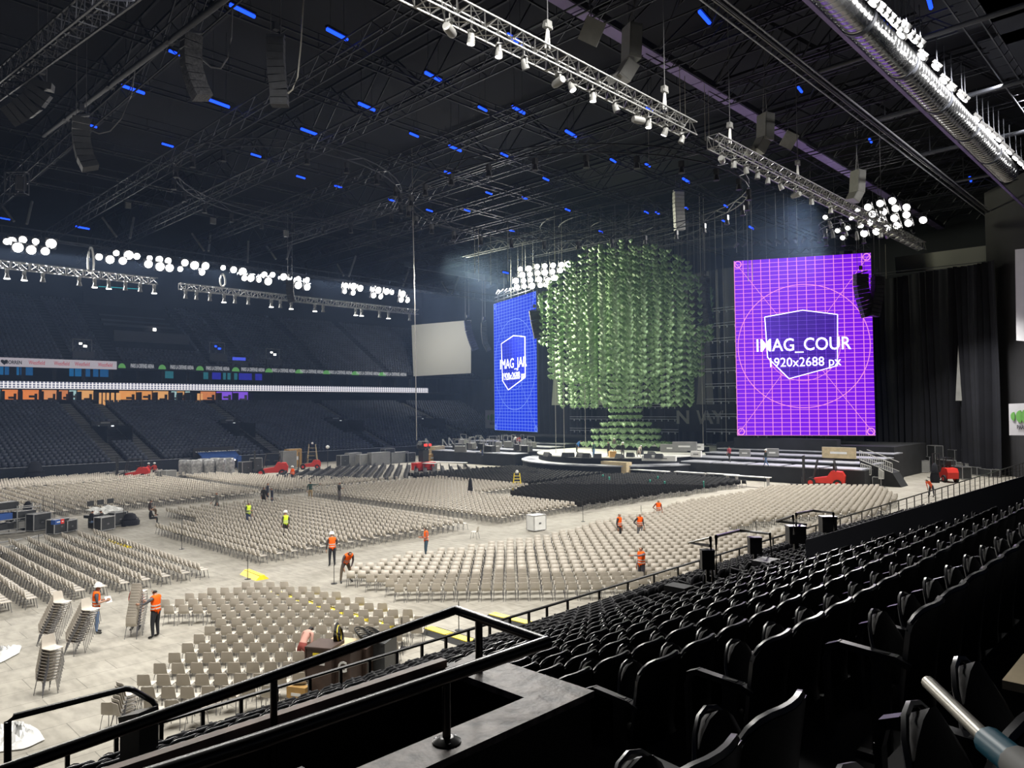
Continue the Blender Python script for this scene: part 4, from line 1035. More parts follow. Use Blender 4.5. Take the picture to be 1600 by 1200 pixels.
# ------------------------------------------------------------------ roof trusses
def truss(name, label, a, b, w, h, m, bay=None, rc=.05, rb=.025, group=None, cat='truss', full=True):
    a = Vector(a); b = Vector(b); e = (b - a); L = e.length; e.normalize(); s = e.cross(Vector((0, 0, 1))).normalized(); u = s.cross(e)
    t = thing(name, label, cat, a, 0, group)
    cs = [s * (i * w / 2) + u * (j * h / 2) for i, j in ((-1, -1), (1, -1), (1, 1), (-1, 1))]
    for c in cs: g = MB(); g.bar(c, c + e * L, rc, 4); g.build('chord', m, t)
    bay = bay or h * 1.1; n = max(2, int(L / bay)); g = MB()
    for k in range(n):
        p, q = e * (L * k / n), e * (L * (k + 1) / n)
        for i in range(4 if full else 2):
            c1, c2 = (cs[i], cs[(i + 1) % 4]) if full else ((cs[1], cs[2]) if i else (cs[0], cs[3]))
            if k % 2: c1, c2 = c2, c1
            g.bar(p + c1, q + c2, rb, 3, caps=False)
            if full: g.bar(p + c1, p + c2, rb, 3, caps=False)
    o = g.build('bracing', m, t); o['kind'] = 'stuff'
    return t
# transverse roof trusses (along Y)
tr = [(19, 33.2), (28, 33), (36, 33), (45, 33.4), (54, 33.4), (63, 33.8), (72, 33.8), (81, 34), (90, 34.2), (99, 34.2), (108, 34.4)]
for k, (x, z) in enumerate(tr):
    truss('roof_truss', 'dim steel roof truss crossing the hall, %s from the viewer' % ordn(k + 1), (x, 12, z), (x, 132, z), 1.0, 1.3, M_['steel'] if k in (1, 2, 4) else M_['steeld'], 1.6, .07, .04, full=False)
# main roof girders above, deep
for k, x in enumerate((22, 40, 58, 76, 94)):
    truss('main_girder', 'deep dark main girder under the roof deck, %s from the viewer' % ordn(k + 1), (x, -5, 38.4), (x, 140, 38.4), 1.4, 4.2, M_['steeld'], 4.5, .14, .09, full=False)
# longitudinal catwalks and beams
ys = [31, 38, 46, 54, 62, 71, 80, 89, 97]
for k, y in enumerate(ys):
    t = thing('roof_catwalk', 'dark longitudinal catwalk beam under the roof, %s from the near side' % ordn(k + 1), 'catwalk', (10, y, 34.6))
    g = MB(); g.bar((0, -.5, 0), (108, -.5, 0), .09); g.build('edge_beam', M_['steeld'], t)
    g = MB(); g.bar((0, .5, 0), (108, .5, 0), .09); g.bar((0, .5, 1.1), (108, .5, 1.1), .05); g.build('edge_beam', M_['steeld'], t)
    g = MB()
    for j in range(36): g.box((3 * j, 0, 0), (.08, 1.0, .08)); g.bar((3 * j, .5, 0), (3 * j, .5, 1.1), .035, 3)
    o = g.build('cross_bars', M_['steeld'], t); o['kind'] = 'stuff'
# diagonal roof members giving the dense web at the upper right
g = MB()
web = thing('roof_web', 'dense web of dim diagonal roof struts above the near truss', 'roof struts', (60, 25, 36)); bw = Vector((60, 25, 36))
for k in range(26):
    x = 14 + 4.0 * k
    for (ya, yb2) in ((20, 24), (24, 28)):
        g.bar(Vector((x, ya, 37.5)) - bw, Vector((x + 2, yb2, 33.6)) - bw, .07, 4); g.bar(Vector((x + 2, yb2, 33.6)) - bw, Vector((x + 4, ya, 37.5)) - bw, .07, 4)
    g.bar(Vector((x, 19.5, 34)) - bw, Vector((x, 29, 34.2)) - bw, .06, 4)
o = g.build('strut', M_['steeld'], web); o['kind'] = 'stuff'
def Yline(px, py, z): return P(px, py, z=z).y
# lilac walkway beam
z = 34.0; a = P(950, 52, z=z); b = P(1400, 312, z=z); y = (a.y + b.y) / 2
t = thing('walkway_beam', 'long flat lilac walkway soffit running towards the right screen', 'beam', (60, y, z))
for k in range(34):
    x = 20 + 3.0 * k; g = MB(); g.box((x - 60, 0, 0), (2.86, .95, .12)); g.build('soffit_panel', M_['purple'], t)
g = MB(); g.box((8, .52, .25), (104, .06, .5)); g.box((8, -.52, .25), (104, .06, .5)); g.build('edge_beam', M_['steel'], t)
# double bright conduit rails
z = 31.5
t = thing('twin_rail', 'pair of bright steel rails running under the roof beside the ducts', 'rail', (60, 0, z))
y1 = (P(1200, 46, z=z).y + P(1500, 296, z=z).y) / 2; y2 = (P(1200, 82, z=z).y + P(1490, 298, z=z).y) / 2
for yy, m in ((y1, M_['strip']), (y1 + .28, M_['steel']), (y2, M_['strip']), ((y1 + y2) / 2, M_['alu'])):
    g = MB(); g.bar((-50, yy, 0), (55, yy, 0), .09 if m is M_['steel'] else .06, 6); g.build('rail', m, t, True)
# crossing pipes
for k, (a, b) in enumerate((((1279, 112), (1600, -10)), ((1366, 188), (1640, 96)), ((1438, 242), (1640, 190)), ((1492, 284), (1640, 250)))):
    A = P(*a, z=31.7); B = Vector((A.x, 4, 31.7))
    t = thing('cross_pipe', 'thick dark pipe crossing below the silver duct, %s from the top' % ordn(k + 1), 'pipe', A)
    g = MB(); g.bar((0, 0, 0), B - A, .17, 8); g.build('pipe_body', M_['steel'], t, True)
    g = MB()
    for q in (.05, .3): g.bar((B - A) * q, (B - A) * q + Vector((0, 0, 2.4)), .05, 4)
    g.build('hanger', M_['steel'], t)
# silver spiral duct
z = 30.6; yd = (P(1333, 30, z=z).y + P(1446, 135, z=z).y + P(1551, 240, z=z).y) / 3; r = .90
t = thing('spiral_duct', 'big shiny silver ventilation duct with ribbed rings along the roof', 'duct', (60, yd, z))
R = Matrix.Rotation(PI / 2, 3, 'Y')
def duct_seg(L):
    g = MB(); pr = []
    n = int(L / .55)
    for k in range(n + 1):
        x = L * k / n; pr += [(r, x - .03), (r + .045, x), (r, x + .03)]
    g.lathe(pr, 24, (0, 0, 0), R); return g
sg = duct_seg(7.6).mesh('duct_section', M_['duct'], True)
for k in range(9): put('duct_section', sg, t, (-48 + 8.0 * k, 0, 0))
for k in range(9): g = MB(); g.lathe([(r + .1, 0), (r + .1, .35)], 24, (-48 + 8.0 * k - .35, 0, 0), R); g.build('joint_collar', M_['steel'], t, True)
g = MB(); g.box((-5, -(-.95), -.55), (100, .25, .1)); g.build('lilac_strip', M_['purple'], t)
# row of floodlights beyond the duct
def flood(label, loc, aim, s=.55, group=None, m='flood', name='floodlight', hang=0):
    R = (Vector(aim) - Vector(loc)).to_track_quat('Z', 'Y').to_matrix()
    t = thing(name, label, 'light', loc, 0, group)
    g = MB(); g.box((0, 0, 0), (s * 1.15, s * 1.15, s * .35), R=R); g.build('housing', M_['black'], t)
    g = MB(); g.lathe([(s * .5, 0), (s * .5, s * .05), (s * .3, s * .12)], 12, R @ Vector((0, 0, s * .18)), R); g.build('lens', M_[m], t)
    g = MB(); g.bar(R @ Vector((s * .6, 0, 0)), Vector((0, 0, s * 1.1)), .03, 4); g.bar(R @ Vector((-s * .6, 0, 0)), Vector((0, 0, s * 1.1)), .03, 4)
    if hang: g.bar((0, 0, s * .9), (0, 0, hang), .03, 4)
    g.build('yoke', M_['steel'], t)
    return t
zf = 30.2
yf2 = (P(1432, 60, z=zf).y + P(1545, 200, z=zf).y) / 2
lp = [(1352, -10), (1365, 2), (1376, 10), (1384, 18), (1392, 26), (1399, 34), (1406, 40), (1416, 42), (1410, 52), (1422, 52), (1430, 60), (1438, 66), (1442, 86), (1464, 103), (1476, 124), (1487, 135), (1503, 148), (1508, 153), (1527, 184), (1536, 196), (1545, 202), (1553, 210), (1561, 216), (1569, 228), (1578, 236), (1588, 246), (1596, 254), (1604, 262)]
for k, (px, py) in enumerate(lp):
    p = P(px, py, z=zf); flood('bright floodlight beside the silver duct, %s from the top' % ordn(k + 1), p, (p.x - 12, 45, 0), .6, 'floodlights beside the duct', hang=2.3)
t = thing('light_catwalk', 'catwalk truss carrying the floodlights beside the silver duct', 'catwalk', (60, yf2 - 1.2, 32.4))
for dy, dz in ((0, 0), (1.0, 0), (0, 1.0)): g = MB(); g.bar((-50, dy - 1.2, dz), (30, dy - 1.2, dz), .06); g.build('chord', M_['steel'], t)
g = MB()
for k in range(48): g.bar((-50 + 1.66 * k, -1.2, 0), (-50 + 1.66 * (k + 1), -1.2, 1.0), .03, 3); g.bar((-50 + 1.66 * k, -1.2, 0), (-50 + 1.66 * k, -.2, 0), .03, 3)
o = g.build('bracing', M_['steel'], t); o['kind'] = 'stuff'
# dark soffit boxes in the upper right corner
for k, (a, b) in enumerate(((1450, 20), (1560, 90), (1560, 30))):
    p = P(a, b, z=36); g = MB(); g.box((p.x, p.y - 3, 36), (9, 7, .3)); o = struct('ceiling_panel_%d' % (k + 1), g, M_['wall'], label='dark flat ceiling panel at the upper right, %s' % ordn(k + 1), cat='ceiling panel')
# ------------------------------------------------------------------ long aluminium truss with lamps near the viewer's side
zT = H + 16.0
def on_line(px, py, z): return P(px, py, z=z)
yT = (P(700, 14, z=zT).y + P(900, 112, z=zT).y + P(1078, 202, z=zT).y) / 3
x0 = P(655, 0, y=yT).x - 3; x1 = P(1080, 205, y=yT).x
truss('light_truss', 'bright aluminium box truss hung with lamps at the top, the nearer one', (x0, yT, zT), (x1, yT, zT), .75, .75, M_['alu'], .75, .045, .026)
a = P(1114, 228, d=58); b = P(1440, 370, x=86)
yT2 = yT
x2 = P(1114, 226, y=yT).x; x3 = P(1440, 368, y=yT).x
truss('light_truss', 'bright aluminium box truss hung with lamps towards the purple screen', (x2, yT, zT), (x3, yT, zT), .75, .75, M_['alu'], .75, .045, .026)
def moving_head(label, loc, lit, tilt=0, drum=False):
    t = thing('stage_lamp', label, 'lamp', loc, random.uniform(0, 3), 'lamps hung under the aluminium trusses')
    g = MB(); g.box((0, 0, -.14), (.3, .3, .16)); g.bar((0, 0, 0), (0, 0, .25), .03, 4); g.build('clamp_box', M_['speakerg'], t); t.scale = (.8, .8, .8)
    g = MB()
    for s in (-1, 1): g.box((s * .19, 0, -.36), (.04, .12, .36))
    g.build('yoke', M_['speakerg'], t)
    if drum:
        R = Matrix.Rotation(PI / 2, 3, 'Y'); g = MB(); g.lathe([(.2, -.45), (.24, -.3), (.24, .3), (.2, .45)], 12, (0, 0, -.6), R); g.build('lamp_body', M_['speakerg'], t, True)
    else:
        R = Matrix.Rotation(tilt, 3, 'X'); g = MB(); g.lathe([(.22, -.28), (.2, -.05), (.13, .25), (.05, .28)], 12, (0, 0, -.5), R); g.build('lamp_body', M_['speakerg'], t, True)
        g = MB(); g.lathe([(.19, -.30), (.19, -.28)], 12, (0, 0, -.5), R); g.build('lens', M_['lampw'] if lit else M_['case'], t)
hd = [(705, 30, 0, 1), (739, 48, 1, 0), (782, 70, 1, 0), (822, 90, 0, 0), (875, 115, 0, 1), (895, 128, 1, 0), (929, 148, 1, 0), (964, 160, 0, 0), (1000, 175, 0, 1), (1016, 186, 1, 0), (1042, 200, 1, 0), (1068, 213, 0, 0),
      (1130, 246, 0, 1), (1149, 252, 0, 0), (1168, 262, 0, 0), (1186, 270, 0, 0), (1202, 278, 0, 0), (1222, 286, 0, 0), (1246, 300, 0, 1), (1270, 306, 0, 0), (1300, 322, 0, 0), (1345, 336, 1, 0), (1378, 352, 0, 0)]
for k, (px, py, lit, dr) in enumerate(hd):
    p = P(px, py, y=yT - .1); moving_head('%s under the long aluminium truss, %s lamp from its upper left end' % ('glowing white lamp' if lit else 'drum-shaped moving lamp' if dr else 'unlit lamp', ordn(k + 1)), (p.x, yT, zT - .4), lit, random.uniform(-.5, .5), dr)
# chain hoists above the trusses
for k, (px, pt, pb) in enumerate(((856, 40, 75), (1039, 150, 178), (1141, 203, 232), (1247, 262, 288), (1377, 302, 322))):
    p = P(px, pb, y=yT); t = thing('chain_hoist', 'pale chain hoist holding the aluminium truss, %s from the upper left' % ordn(k + 1), 'hoist', (p.x, yT, zT + .4))
    g = MB(); g.box((0, 0, 1.15), (.34, .26, .34)); g.box((0, 0, 1.05), (.5, .2, .16)); g.build('motor', M_['speakerg'], t)
    g = MB(); g.tube([(-.15, 0, 0), (-.08, 0, .6), (0, 0, 1.0)], .06, 6); g.tube([(.12, 0, 0), (.05, 0, .9)], .05, 6); g.build('chain_bag', M_['white'], t, True)
    g = MB(); g.bar((0, 0, 1.3), (0, 0, 9.4), .025, 4); g.build('chain', M_['cable'], t)
# ------------------------------------------------------------------ far lighting trusses and floodlights
yFar = 98.5
def far_truss(lab, px0, py0, px1, py1):
    a = P(px0, py0, y=yFar); b = P(px1, py1, y=yFar); zc = (a.z + b.z) / 2
    return truss('light_truss', lab, (a.x, yFar, zc), (b.x, yFar, zc), .8, .8, M_['alu'], .9, .08, .055), a, b, zc
ft1 = far_truss('pale lighting truss on the far side, the left one of two', -30, 409, 245, 440)
ft2 = far_truss('pale lighting truss on the far side, the right one of two', 281, 447, 652, 488)
pts = [(11, 422, 1), (38, 424, 1), (67, 428, 0), (124, 430, 0), (148, 436, 1), (170, 441, 1), (196, 440, 0), (219, 445, 0), (241, 449, 1), (290, 454, 0), (307, 455, 0), (328, 458, 0), (350, 462, 1), (367, 463, 0), (388, 463, 0), (424, 467, 1), (438, 468, 0), (455, 469, 1), (492, 475, 1), (505, 476, 0), (556, 483, 1), (565, 485, 1), (593, 487, 0), (607, 490, 1), (640, 492, 0)]
for k, (px, py, lit) in enumerate(pts):
    p = P(px, py, y=yFar); zc = ft1[3] if px < 260 else ft2[3]
    t = thing('stage_lamp', '%s lamp under the far lighting trusses, %s from the left' % ('glowing' if lit else 'unlit', ordn(k + 1)), 'lamp', (p.x, yFar, zc - .5), 0, 'lamps under the far trusses')
    g = MB(); g.box((0, 0, -.2), (.35, .3, .5)); g.lathe([(.3, -.3), (.15, .3)], 8, (0, 0, -.75)); g.build('lamp_body', M_['speakerg'], t)
    if lit: g = MB(); g.lathe([(.32, -.06), (.32, .02)], 10, (0, 0, -1.06)); g.build('lens', M_['lampw'], t)
fl = [(10, 377), (18, 376), (27, 386), (35, 374), (48, 390), (55, 377), (70, 392), (79, 380), (154, 401), (171, 405), (181, 395), (191, 407), (200, 398), (213, 400), (231, 412), (233, 403), (249, 416), (248, 405), (262, 407), (264, 418), (281, 420), (288, 410), (303, 414), (315, 425), (320, 415), (348, 418), (364, 421), (378, 424), (381, 434), (391, 434),
      (412, 429), (404, 437), (425, 429), (418, 439), (442, 432), (452, 434), (465, 436), (465, 445), (479, 437), (479, 448), (539, 446), (538, 455), (551, 447), (551, 457), (562, 450), (582, 452), (583, 461), (590, 453), (594, 463), (603, 455), (612, 457), (628, 459), (626, 468), (636, 469)]
for k, (px, py) in enumerate(sorted(fl)):
    p = P(px, py, y=103); big = .72 + .42 * ((k * 7) % 5) / 4
    flood('white floodlight on the far catwalk, %s from the left' % ordn(k + 1), p, (p.x + 5, 45, 4), big, 'floodlights on the far catwalk')
za = P(300, 405, y=104).z
t = thing('far_catwalk', 'dark catwalk carrying the far floodlights', 'catwalk', (60, 104, za)); 
for dy, dz in ((0, 0), (1.2, 0), (1.2, 1.2)): g = MB(); g.bar((-52, dy, dz), (50, dy, dz), .1); g.build('chord', M_['steel'], t)
g = MB()
for k in range(50): g.bar((-52 + 2.04 * k, 0, 0), (-52 + 2.04 * (k + 1), 1.2, 0), .05, 3); g.bar((-52 + 2.04 * k, 1.2, 0), (-52 + 2.04 * k, 1.2, 1.2), .05, 3)
o = g.build('bracing', M_['steel'], t); o['kind'] = 'stuff'
# raking props above the far catwalk
pr = [((0, 318), (22, 346)), ((50, 315), (42, 350)), ((160, 340), (182, 370)), ((209, 340), (203, 372)), ((300, 365), (319, 392)), ((329, 365), (326, 392)), ((388, 377), (387, 410)), ((417, 385), (431, 405)), ((454, 386), (448, 405)), ((527, 413), (537, 431)), ((556, 400), (545, 432)), ((640, 418), (630, 447)), ((690, 440), (700, 456)), ((718, 432), (706, 460))]
for k, (a, b) in enumerate(sorted(pr)):
    A, B = P(*a, y=107), P(*b, y=105); t = thing('roof_strut', 'pale raking roof strut above the far catwalk, %s from the left' % ordn(k + 1), 'strut', A)
    g = MB(); g.bar((0, 0, 0), B - A, .16, 6); g.build('strut_tube', M_['grey'], t)
# pale slatted gantry running to the blue screen
for k in range(15):
    px = 640 + 10.3 * k; A = P(px, 414 + 1.75 * k, y=101 - .8 * k * 0); g = MB(); g.box((0, 0, 0), (2.3, .4, .75 + .03 * k)); o = g.build('gantry_panel', M_['grey'] if k > 8 else M_['steel'], None, loc=A); tag(o, 'pale panel of the gantry leading to the blue screen, %s from the left' % ordn(k + 1), 'panel', 'gantry panels')
# cable bag loops (hanging white loops)
for k, (px, pt, pb, w) in enumerate(((142, 386, 421, 10), (348, 428, 446, 11), (124, 442, 441, 0))):
    if not w: continue
    a = P(px, pt, y=100); s = w / FPX * 110
    t = thing('cable_loop', 'white hanging cable loop %s' % ('tall and narrow at the left of the far lamps' if k == 0 else 'short and round beside the brightest far lamps'), 'cable', a)
    h = (pb - pt) / FPX * 110; g = MB(); g.tube([(s * .45 * math.sin(u) * (.5 + .5 * (u / PI if u < PI else 2 - u / PI)), 0, -h * (1 - math.cos(u)) / 2) for u in np.linspace(0, 2 * PI, 15)], .13, 5); g.build('loop', M_['white'], t, True)
# banks of floodlights over both screens
bl = [(813, 420), (826, 419), (839, 416), (851, 415), (864, 414), (877, 413), (816, 429), (828, 428), (840, 426), (851, 425), (863, 424), (875, 422), (806, 438), (818, 438), (829, 437), (842, 436), (854, 435), (857, 438), (808, 448), (819, 447), (831, 446), (844, 445), (853, 444), (888, 412), (866, 434)]
for k, (px, py) in enumerate(sorted(bl)):
    p = P(px, py, d=118 - .12 * (px - 806)); flood('square floodlight in the bank over the blue screen, %s from the left' % ordn(k + 1), p, (p.x - 25, p.y - 28, 6), .78 if k % 3 else .95, 'floodlights over the blue screen')
br = [(1357, 323), (1376, 317), (1395, 313), (1364, 334), (1381, 330), (1400, 325), (1417, 323), (1378, 343), (1398, 340), (1417, 335), (1402, 352), (1420, 348), (1386, 356), (1359, 347), (1340, 328), (1351, 364), (1325, 356), (1309, 360), (1317, 371), (1290, 339), (1346, 352), (1331, 341), (1370, 361), (1443, 343)]
for k, (px, py) in enumerate(sorted(br)):
    p = P(px, py, d=84); flood('square floodlight in the bank over the purple screen, %s from the left' % ordn(k + 1), p, (p.x - 40, p.y + 4, 4), .78 if px > 1350 else .5, 'floodlights over the purple screen')
br_ = [(1297, 350), (1301, 365), (1315, 347), (1339, 368), (1321, 362), (1398, 362), (1385, 366), (1410, 370), (1289, 364)]
for k, (px, py) in enumerate(sorted(br_)):
    p = P(px, py, d=85); t = thing('spot_lamp', 'small tilted spot lamp in the rig above the purple screen, %s from the left' % ordn(k + 1), 'lamp', p)
    g = MB(); g.lathe([(.12, -.5), (.2, -.1), (.24, .5)], 10, (0, 0, 0), Matrix.Rotation(2.2 + .3 * (k % 3), 3, 'Y')); g.build('lamp_body', M_['alu'], t, True)
    g = MB(); g.bar((0, 0, 0), (0, 0, 1.2), .04, 4); g.build('clamp', M_['steel'], t)
# oval rig pipes over the purple screen and round rigs in the hall
def ring_truss(lab, px, py, w, h, d, m, tilt=0, n=28, arc=(0, 2 * PI)):
    c = P(px, py, d=d); R_ = w / FPX * d / 2
    t = thing('ring_truss', lab, 'truss', c)
    e1 = Vector((cr.x, cr.y, 0)).normalized(); e2 = Vector((-e1.y, e1.x, 0)); k2 = (h / FPX * d / 2)
    k2 = k2 / max(.05, abs((c.z - H) / d))
    pts = [e1 * (R_ * math.cos(u)) + e2 * (k2 * math.sin(u)) for u in np.linspace(arc[0], arc[1], n)]
    for dz in (0, .7):
        g = MB()
        for p, q in zip(pts[:-1], pts[1:]): g.bar(p + Vector((0, 0, dz)), q + Vector((0, 0, dz)), .06, 4)
        g.build('ring_chord', m, t)
    g = MB()
    for i, (p, q) in enumerate(zip(pts[:-1], pts[1:])): g.bar(p + Vector((0, 0, .7 * (i % 2))), q + Vector((0, 0, .7 * ((i + 1) % 2))), .04, 3)
    o = g.build('bracing', m, t); o['kind'] = 'stuff'
    for i in range(0, n - 1, 2):
        g = MB(); g.box(pts[i] + Vector((0, 0, -.5)), (.35, .35, .5)); g.lathe([(.28, -.3), (.16, .25)], 8, pts[i] + Vector((0, 0, -.95))); g.build('hung_lamp', M_['speaker'], t)
ring_truss('oval lamp truss in the dark roof above the far stand', 460, 300, 330, 120, 78, M_['steel'], n=40)
ring_truss('wide oval lamp truss hanging before the green tree', 900, 320, 520, 130, 74, M_['steeld'], n=52)
ring_truss('small oval pipe rig above the purple screen', 1330, 356, 90, 26, 84, M_['steel'], n=20)
# lamps on top of both screens
for k in range(22):
    px = 1150 + 13.2 * k; p = P(px, 391 - .075 * (px - 1150) - 8, d=91)
    t = thing('spot_lamp', 'small dark lamp on the header above the purple screen, %s from the left' % ordn(k + 1), 'lamp', p, k * .7, 'lamps along the top of the purple screen')
    g = MB(); g.lathe([(.14, -.4), (.2, 0), (.24, .4)], 8, (0, 0, 0), Matrix.Rotation(.9, 3, 'X')); g.build('lamp_body', M_['steel'], t, True)
for k in range(10):
    px = 778 + 6.3 * k; p = P(px, 459 - .2 * (px - 778) - 2, d=121)
    t = thing('spot_lamp', 'small dark lamp on the header above the blue screen, %s from the left' % ordn(k + 1), 'lamp', p, k * .7, 'lamps along the top of the blue screen')
    g = MB(); g.lathe([(.14, -.4), (.2, 0), (.24, .4)], 8, (0, 0, 0), Matrix.Rotation(.9, 3, 'X')); g.build('lamp_body', M_['steel'], t, True)
# ------------------------------------------------------------------ blue LED tubes in the roof
bt = [(379, 17, 1), (527, 54, 1), (343, 162, 1), (208, 140, 1), (141, 196, 0), (262, 227, 0), (400, 243, 0), (483, 206, 1), (470, 277, 0), (529, 292, 0), (573, 167, 1), (677, 120, 1), (647, 211, 0), (711, 232, 1), (754, 170, 0), (700, 270, 0), (788, 242, 0), (612, 313, 0), (671, 329, 0), (730, 329, 0), (764, 302, 0), (810, 172, 1), (892, 209, 1), (853, 280, 0), (958, 251, 0), (1012, 258, 0), (1072, 282, 1), (820, 310, 0), (887, 328, 0), (1010, 332, 0), (1027, 333, 0), (1072, 325, 0), (939, 362, 0), (1130, 345, 0), (1174, 356, 1), (1015, 171, 0), (805, 62, 1), (1101, 27, 1), (1516, 280, 1), (1452, 3, 1), (1134, 322, 0), (800, 361, 0), (276, 84, 0), (1360, 220, 0), (790, 426, 0), (8, 342, 0), (129, 356, 1), (1250, 140, 0)]
lm_ = MB(); lm_.bar((-.9, 0, 0), (.9, 0, 0), .13, 5); me1 = lm_.mesh('tube', M_['blue']); lm_ = MB(); lm_.box((0, 0, .2), (1.9, .3, .16)); lm_.bar((-.6, 0, .2), (-.6, 0, 6.3), .02, 3); lm_.bar((.6, 0, .2), (.6, 0, 6.3), .02, 3); me2 = lm_.mesh('tube_housing', M_['black'])
for k, (px, py, big) in enumerate(sorted(bt)):
    p = P(px, py, z=34.2) if Pr(px, py).z > .06 else P(px, py, y=108)
    if p.x > 112 or (p - Vector((0, 0, H))).length > 125: p = P(px, py, d=95)
    t = thing('blue_light_tube', 'short blue light tube glowing in the dark roof, %s from the left' % ordn(k + 1), 'light', p, .15, 'short blue light tubes scattered over the dark roof')
    if not big: t.scale = (.62, .8, .8)
    put('tube', me1, t); put('tube_housing', me2, t)
# ------------------------------------------------------------------ hung speaker arrays
def line_array(label, pts, w, dep, m, yaw, cables=True, d=45, face=1):
    """pts: picture positions of the array's spine from top to bottom at real distance d"""
    W3_ = [P(px, py, d=d) for px, py in pts]
    t = thing('line_array', label, 'speakers', W3_[0])
    # resample
    L = [0]
    for a, b in zip(W3_[:-1], W3_[1:]): L.append(L[-1] + (b - a).length)
    n = max(3, int(L[-1] / .42))
    for k in range(n):
        s0 = L[-1] * (k + .5) / n
        i = max(j for j in range(len(L)) if L[j] <= s0); i = min(i, len(W3_) - 2); f = (s0 - L[i]) / (L[i + 1] - L[i] + 1e-6)
        c = W3_[i].lerp(W3_[i + 1], f) - W3_[0]; tan = (W3_[i + 1] - W3_[i]).normalized()
        wv = (Vector((cr.x, cr.y, 0)) * math.cos(yaw) + Vector((fh.x, fh.y, 0)) * math.sin(yaw)).normalized(); nv = tan.cross(wv).normalized(); wv = nv.cross(tan).normalized()
        R = Matrix((wv, nv, tan)).transposed()
        g = MB(); g.box(c, (w, dep, L[-1] / n * .90), R=R); g.box(c + nv * dep * .5, (w * .8, .04, L[-1] / n * .6), R=R); g.build('speaker_cabinet', m, t)
    g = MB(); g.box((0, 0, .12), (w * 1.05, dep * .5, .14), R=Matrix((wv, Vector((-wv.y, wv.x, 0)), Vector((0, 0, 1)))).transposed()); g.build('fly_frame', M_['steel'], t)
    if cables:
        g = MB()
        for s in (-.3, .3): g.bar(wv * s * w + Vector((0, 0, .1)), wv * s * w + Vector((0, 0, max(2, 34 - W3_[0].z))), .022, 4)
        g.build('rigging_cable', M_['cable'], t)
        g = MB(); g.box((0, 0, .7), (.3, .3, .45)); g.build('hoist', M_['steel'], t)
    return t
sp, sg_ = M_['speaker'], M_['speakerg']
line_array('dark line array curled into a J at the far upper left', [(66, 128), (64, 142), (52, 158), (34, 172), (14, 183)], 1.2, .7, sp, .3, d=44)
line_array('dark curved line array at the upper left, the lower of three', [(127, 184), (126, 205), (128, 225), (133, 246), (142, 264)], 1.05, .7, sp, .6, d=50)
line_array('tall line array with light painted on its cabinets beside the slanting pipe', [(300, 54), (298, 80), (300, 108), (308, 134), (317, 154)], 1.0, .7, mat('speaker_painted_lit', (.055, .055, .06), .5, noise=.6, nscale=8), .8, d=42)  # lit look put into the lighter cabinet colour
line_array('tall flat dark line array with a looping cable', [(431, 60), (431, 90), (433, 120), (436, 140), (437, 166)], .95, .6, sp, .1, d=42)
line_array('pale grey line array hanging before the tree', [(1060, 300), (1060, 318), (1061, 336), (1062, 360)], 1.15, .7, M_['speakerg'], .2, d=85)
line_array('black line array in front of the purple screen', [(1345, 428), (1345, 445), (1348, 462), (1353, 478), (1358, 494)], 1.45, .8, M_['black'], .1, d=84)
line_array('black line array just right of the purple screen', [(1371, 433), (1371, 450), (1369, 468), (1364, 494)], 1.2, .8, M_['black'], .2, d=84)
line_array('black line array at the right edge of the green tree, the lower one', [(1081, 453), (1082, 470), (1086, 490), (1092, 511)], 1.5, .8, M_['black'], .2, d=98)
line_array('black and grey line array at the right edge of the green tree, the upper one', [(1101, 434), (1101, 456), (1103, 480), (1108, 507)], 1.6, .8, mat('two_tone_speaker', (.05, .05, .05), .5, noise=.8, nscale=2), .9, d=98)
line_array('dark blue line array before the corner screen', [(730, 501), (732, 516), (737, 532), (743, 547)], 1.1, .8, mat('dark_blue_speaker', (.03, .035, .09), .5), .2, d=125)  # one even dark blue tone for these cabinets
line_array('slim dark line array left of the blue screen', [(756, 504), (756, 520), (758, 536), (764, 548)], .9, .6, sp, .2, d=125)
line_array('black line array in front of the upper right corner of the blue screen', [(835, 486), (837, 500), (840, 514), (843, 528)], 1.5, .8, M_['black'], .1, d=105)
line_array('tiny dark line array above the far trusses', [(453, 440), (453, 452), (454, 464), (456, 472)], .9, .6, sp, .2, d=95)
def cluster(label, boxes, d):
    W_ = [(P(px, py, d=d), w / FPX * d, h / FPX * d, rot) for px, py, w, h, rot in boxes]
    t = thing('speaker_cluster', label, 'speakers', W_[0][0])
    R0 = Matrix((Vector((cr.x, cr.y, 0)).normalized(), Vector((fh.x, fh.y, 0)), Vector((0, 0, 1)))).transposed()
    for p, w, h, rot in W_:
        R = R0 @ Matrix.Rotation(rot, 3, 'Y') @ Matrix.Rotation(.35, 3, 'Z')
        g = MB(); g.box(p - W_[0][0], (w * .72, w * .9, h), R=R); cb = g.build('speaker_cabinet', sg_, t)
        g = MB(); g.box(p - W_[0][0] + R @ Vector((0, -w * .46, 0)), (w * .62, .04, h * .86), R=R); g.build('grille', M_['grey'], cb)
    g = MB()
    for s in (-1, 1): g.bar((s * .4, 0, W_[0][2] / 2), (s * .9, s * .5, W_[0][2] / 2 + 5), .03, 4)
    g.build('rigging_cable', M_['cable'], t)
cluster('grey speaker cluster over the near truss, the largest one', [(987, 68, 30, 54, .05), (978, 112, 30, 30, .55), (960, 122, 16, 20, 1.0)], 46)
cluster('grey speaker cluster over the middle of the near truss', [(1196, 200, 24, 42, .05), (1188, 228, 22, 22, .5), (1172, 236, 13, 14, .9)], 60)
cluster('grey speaker cluster above the purple screen', [(1340, 284, 20, 34, .08), (1336, 306, 19, 19, .5)], 74)
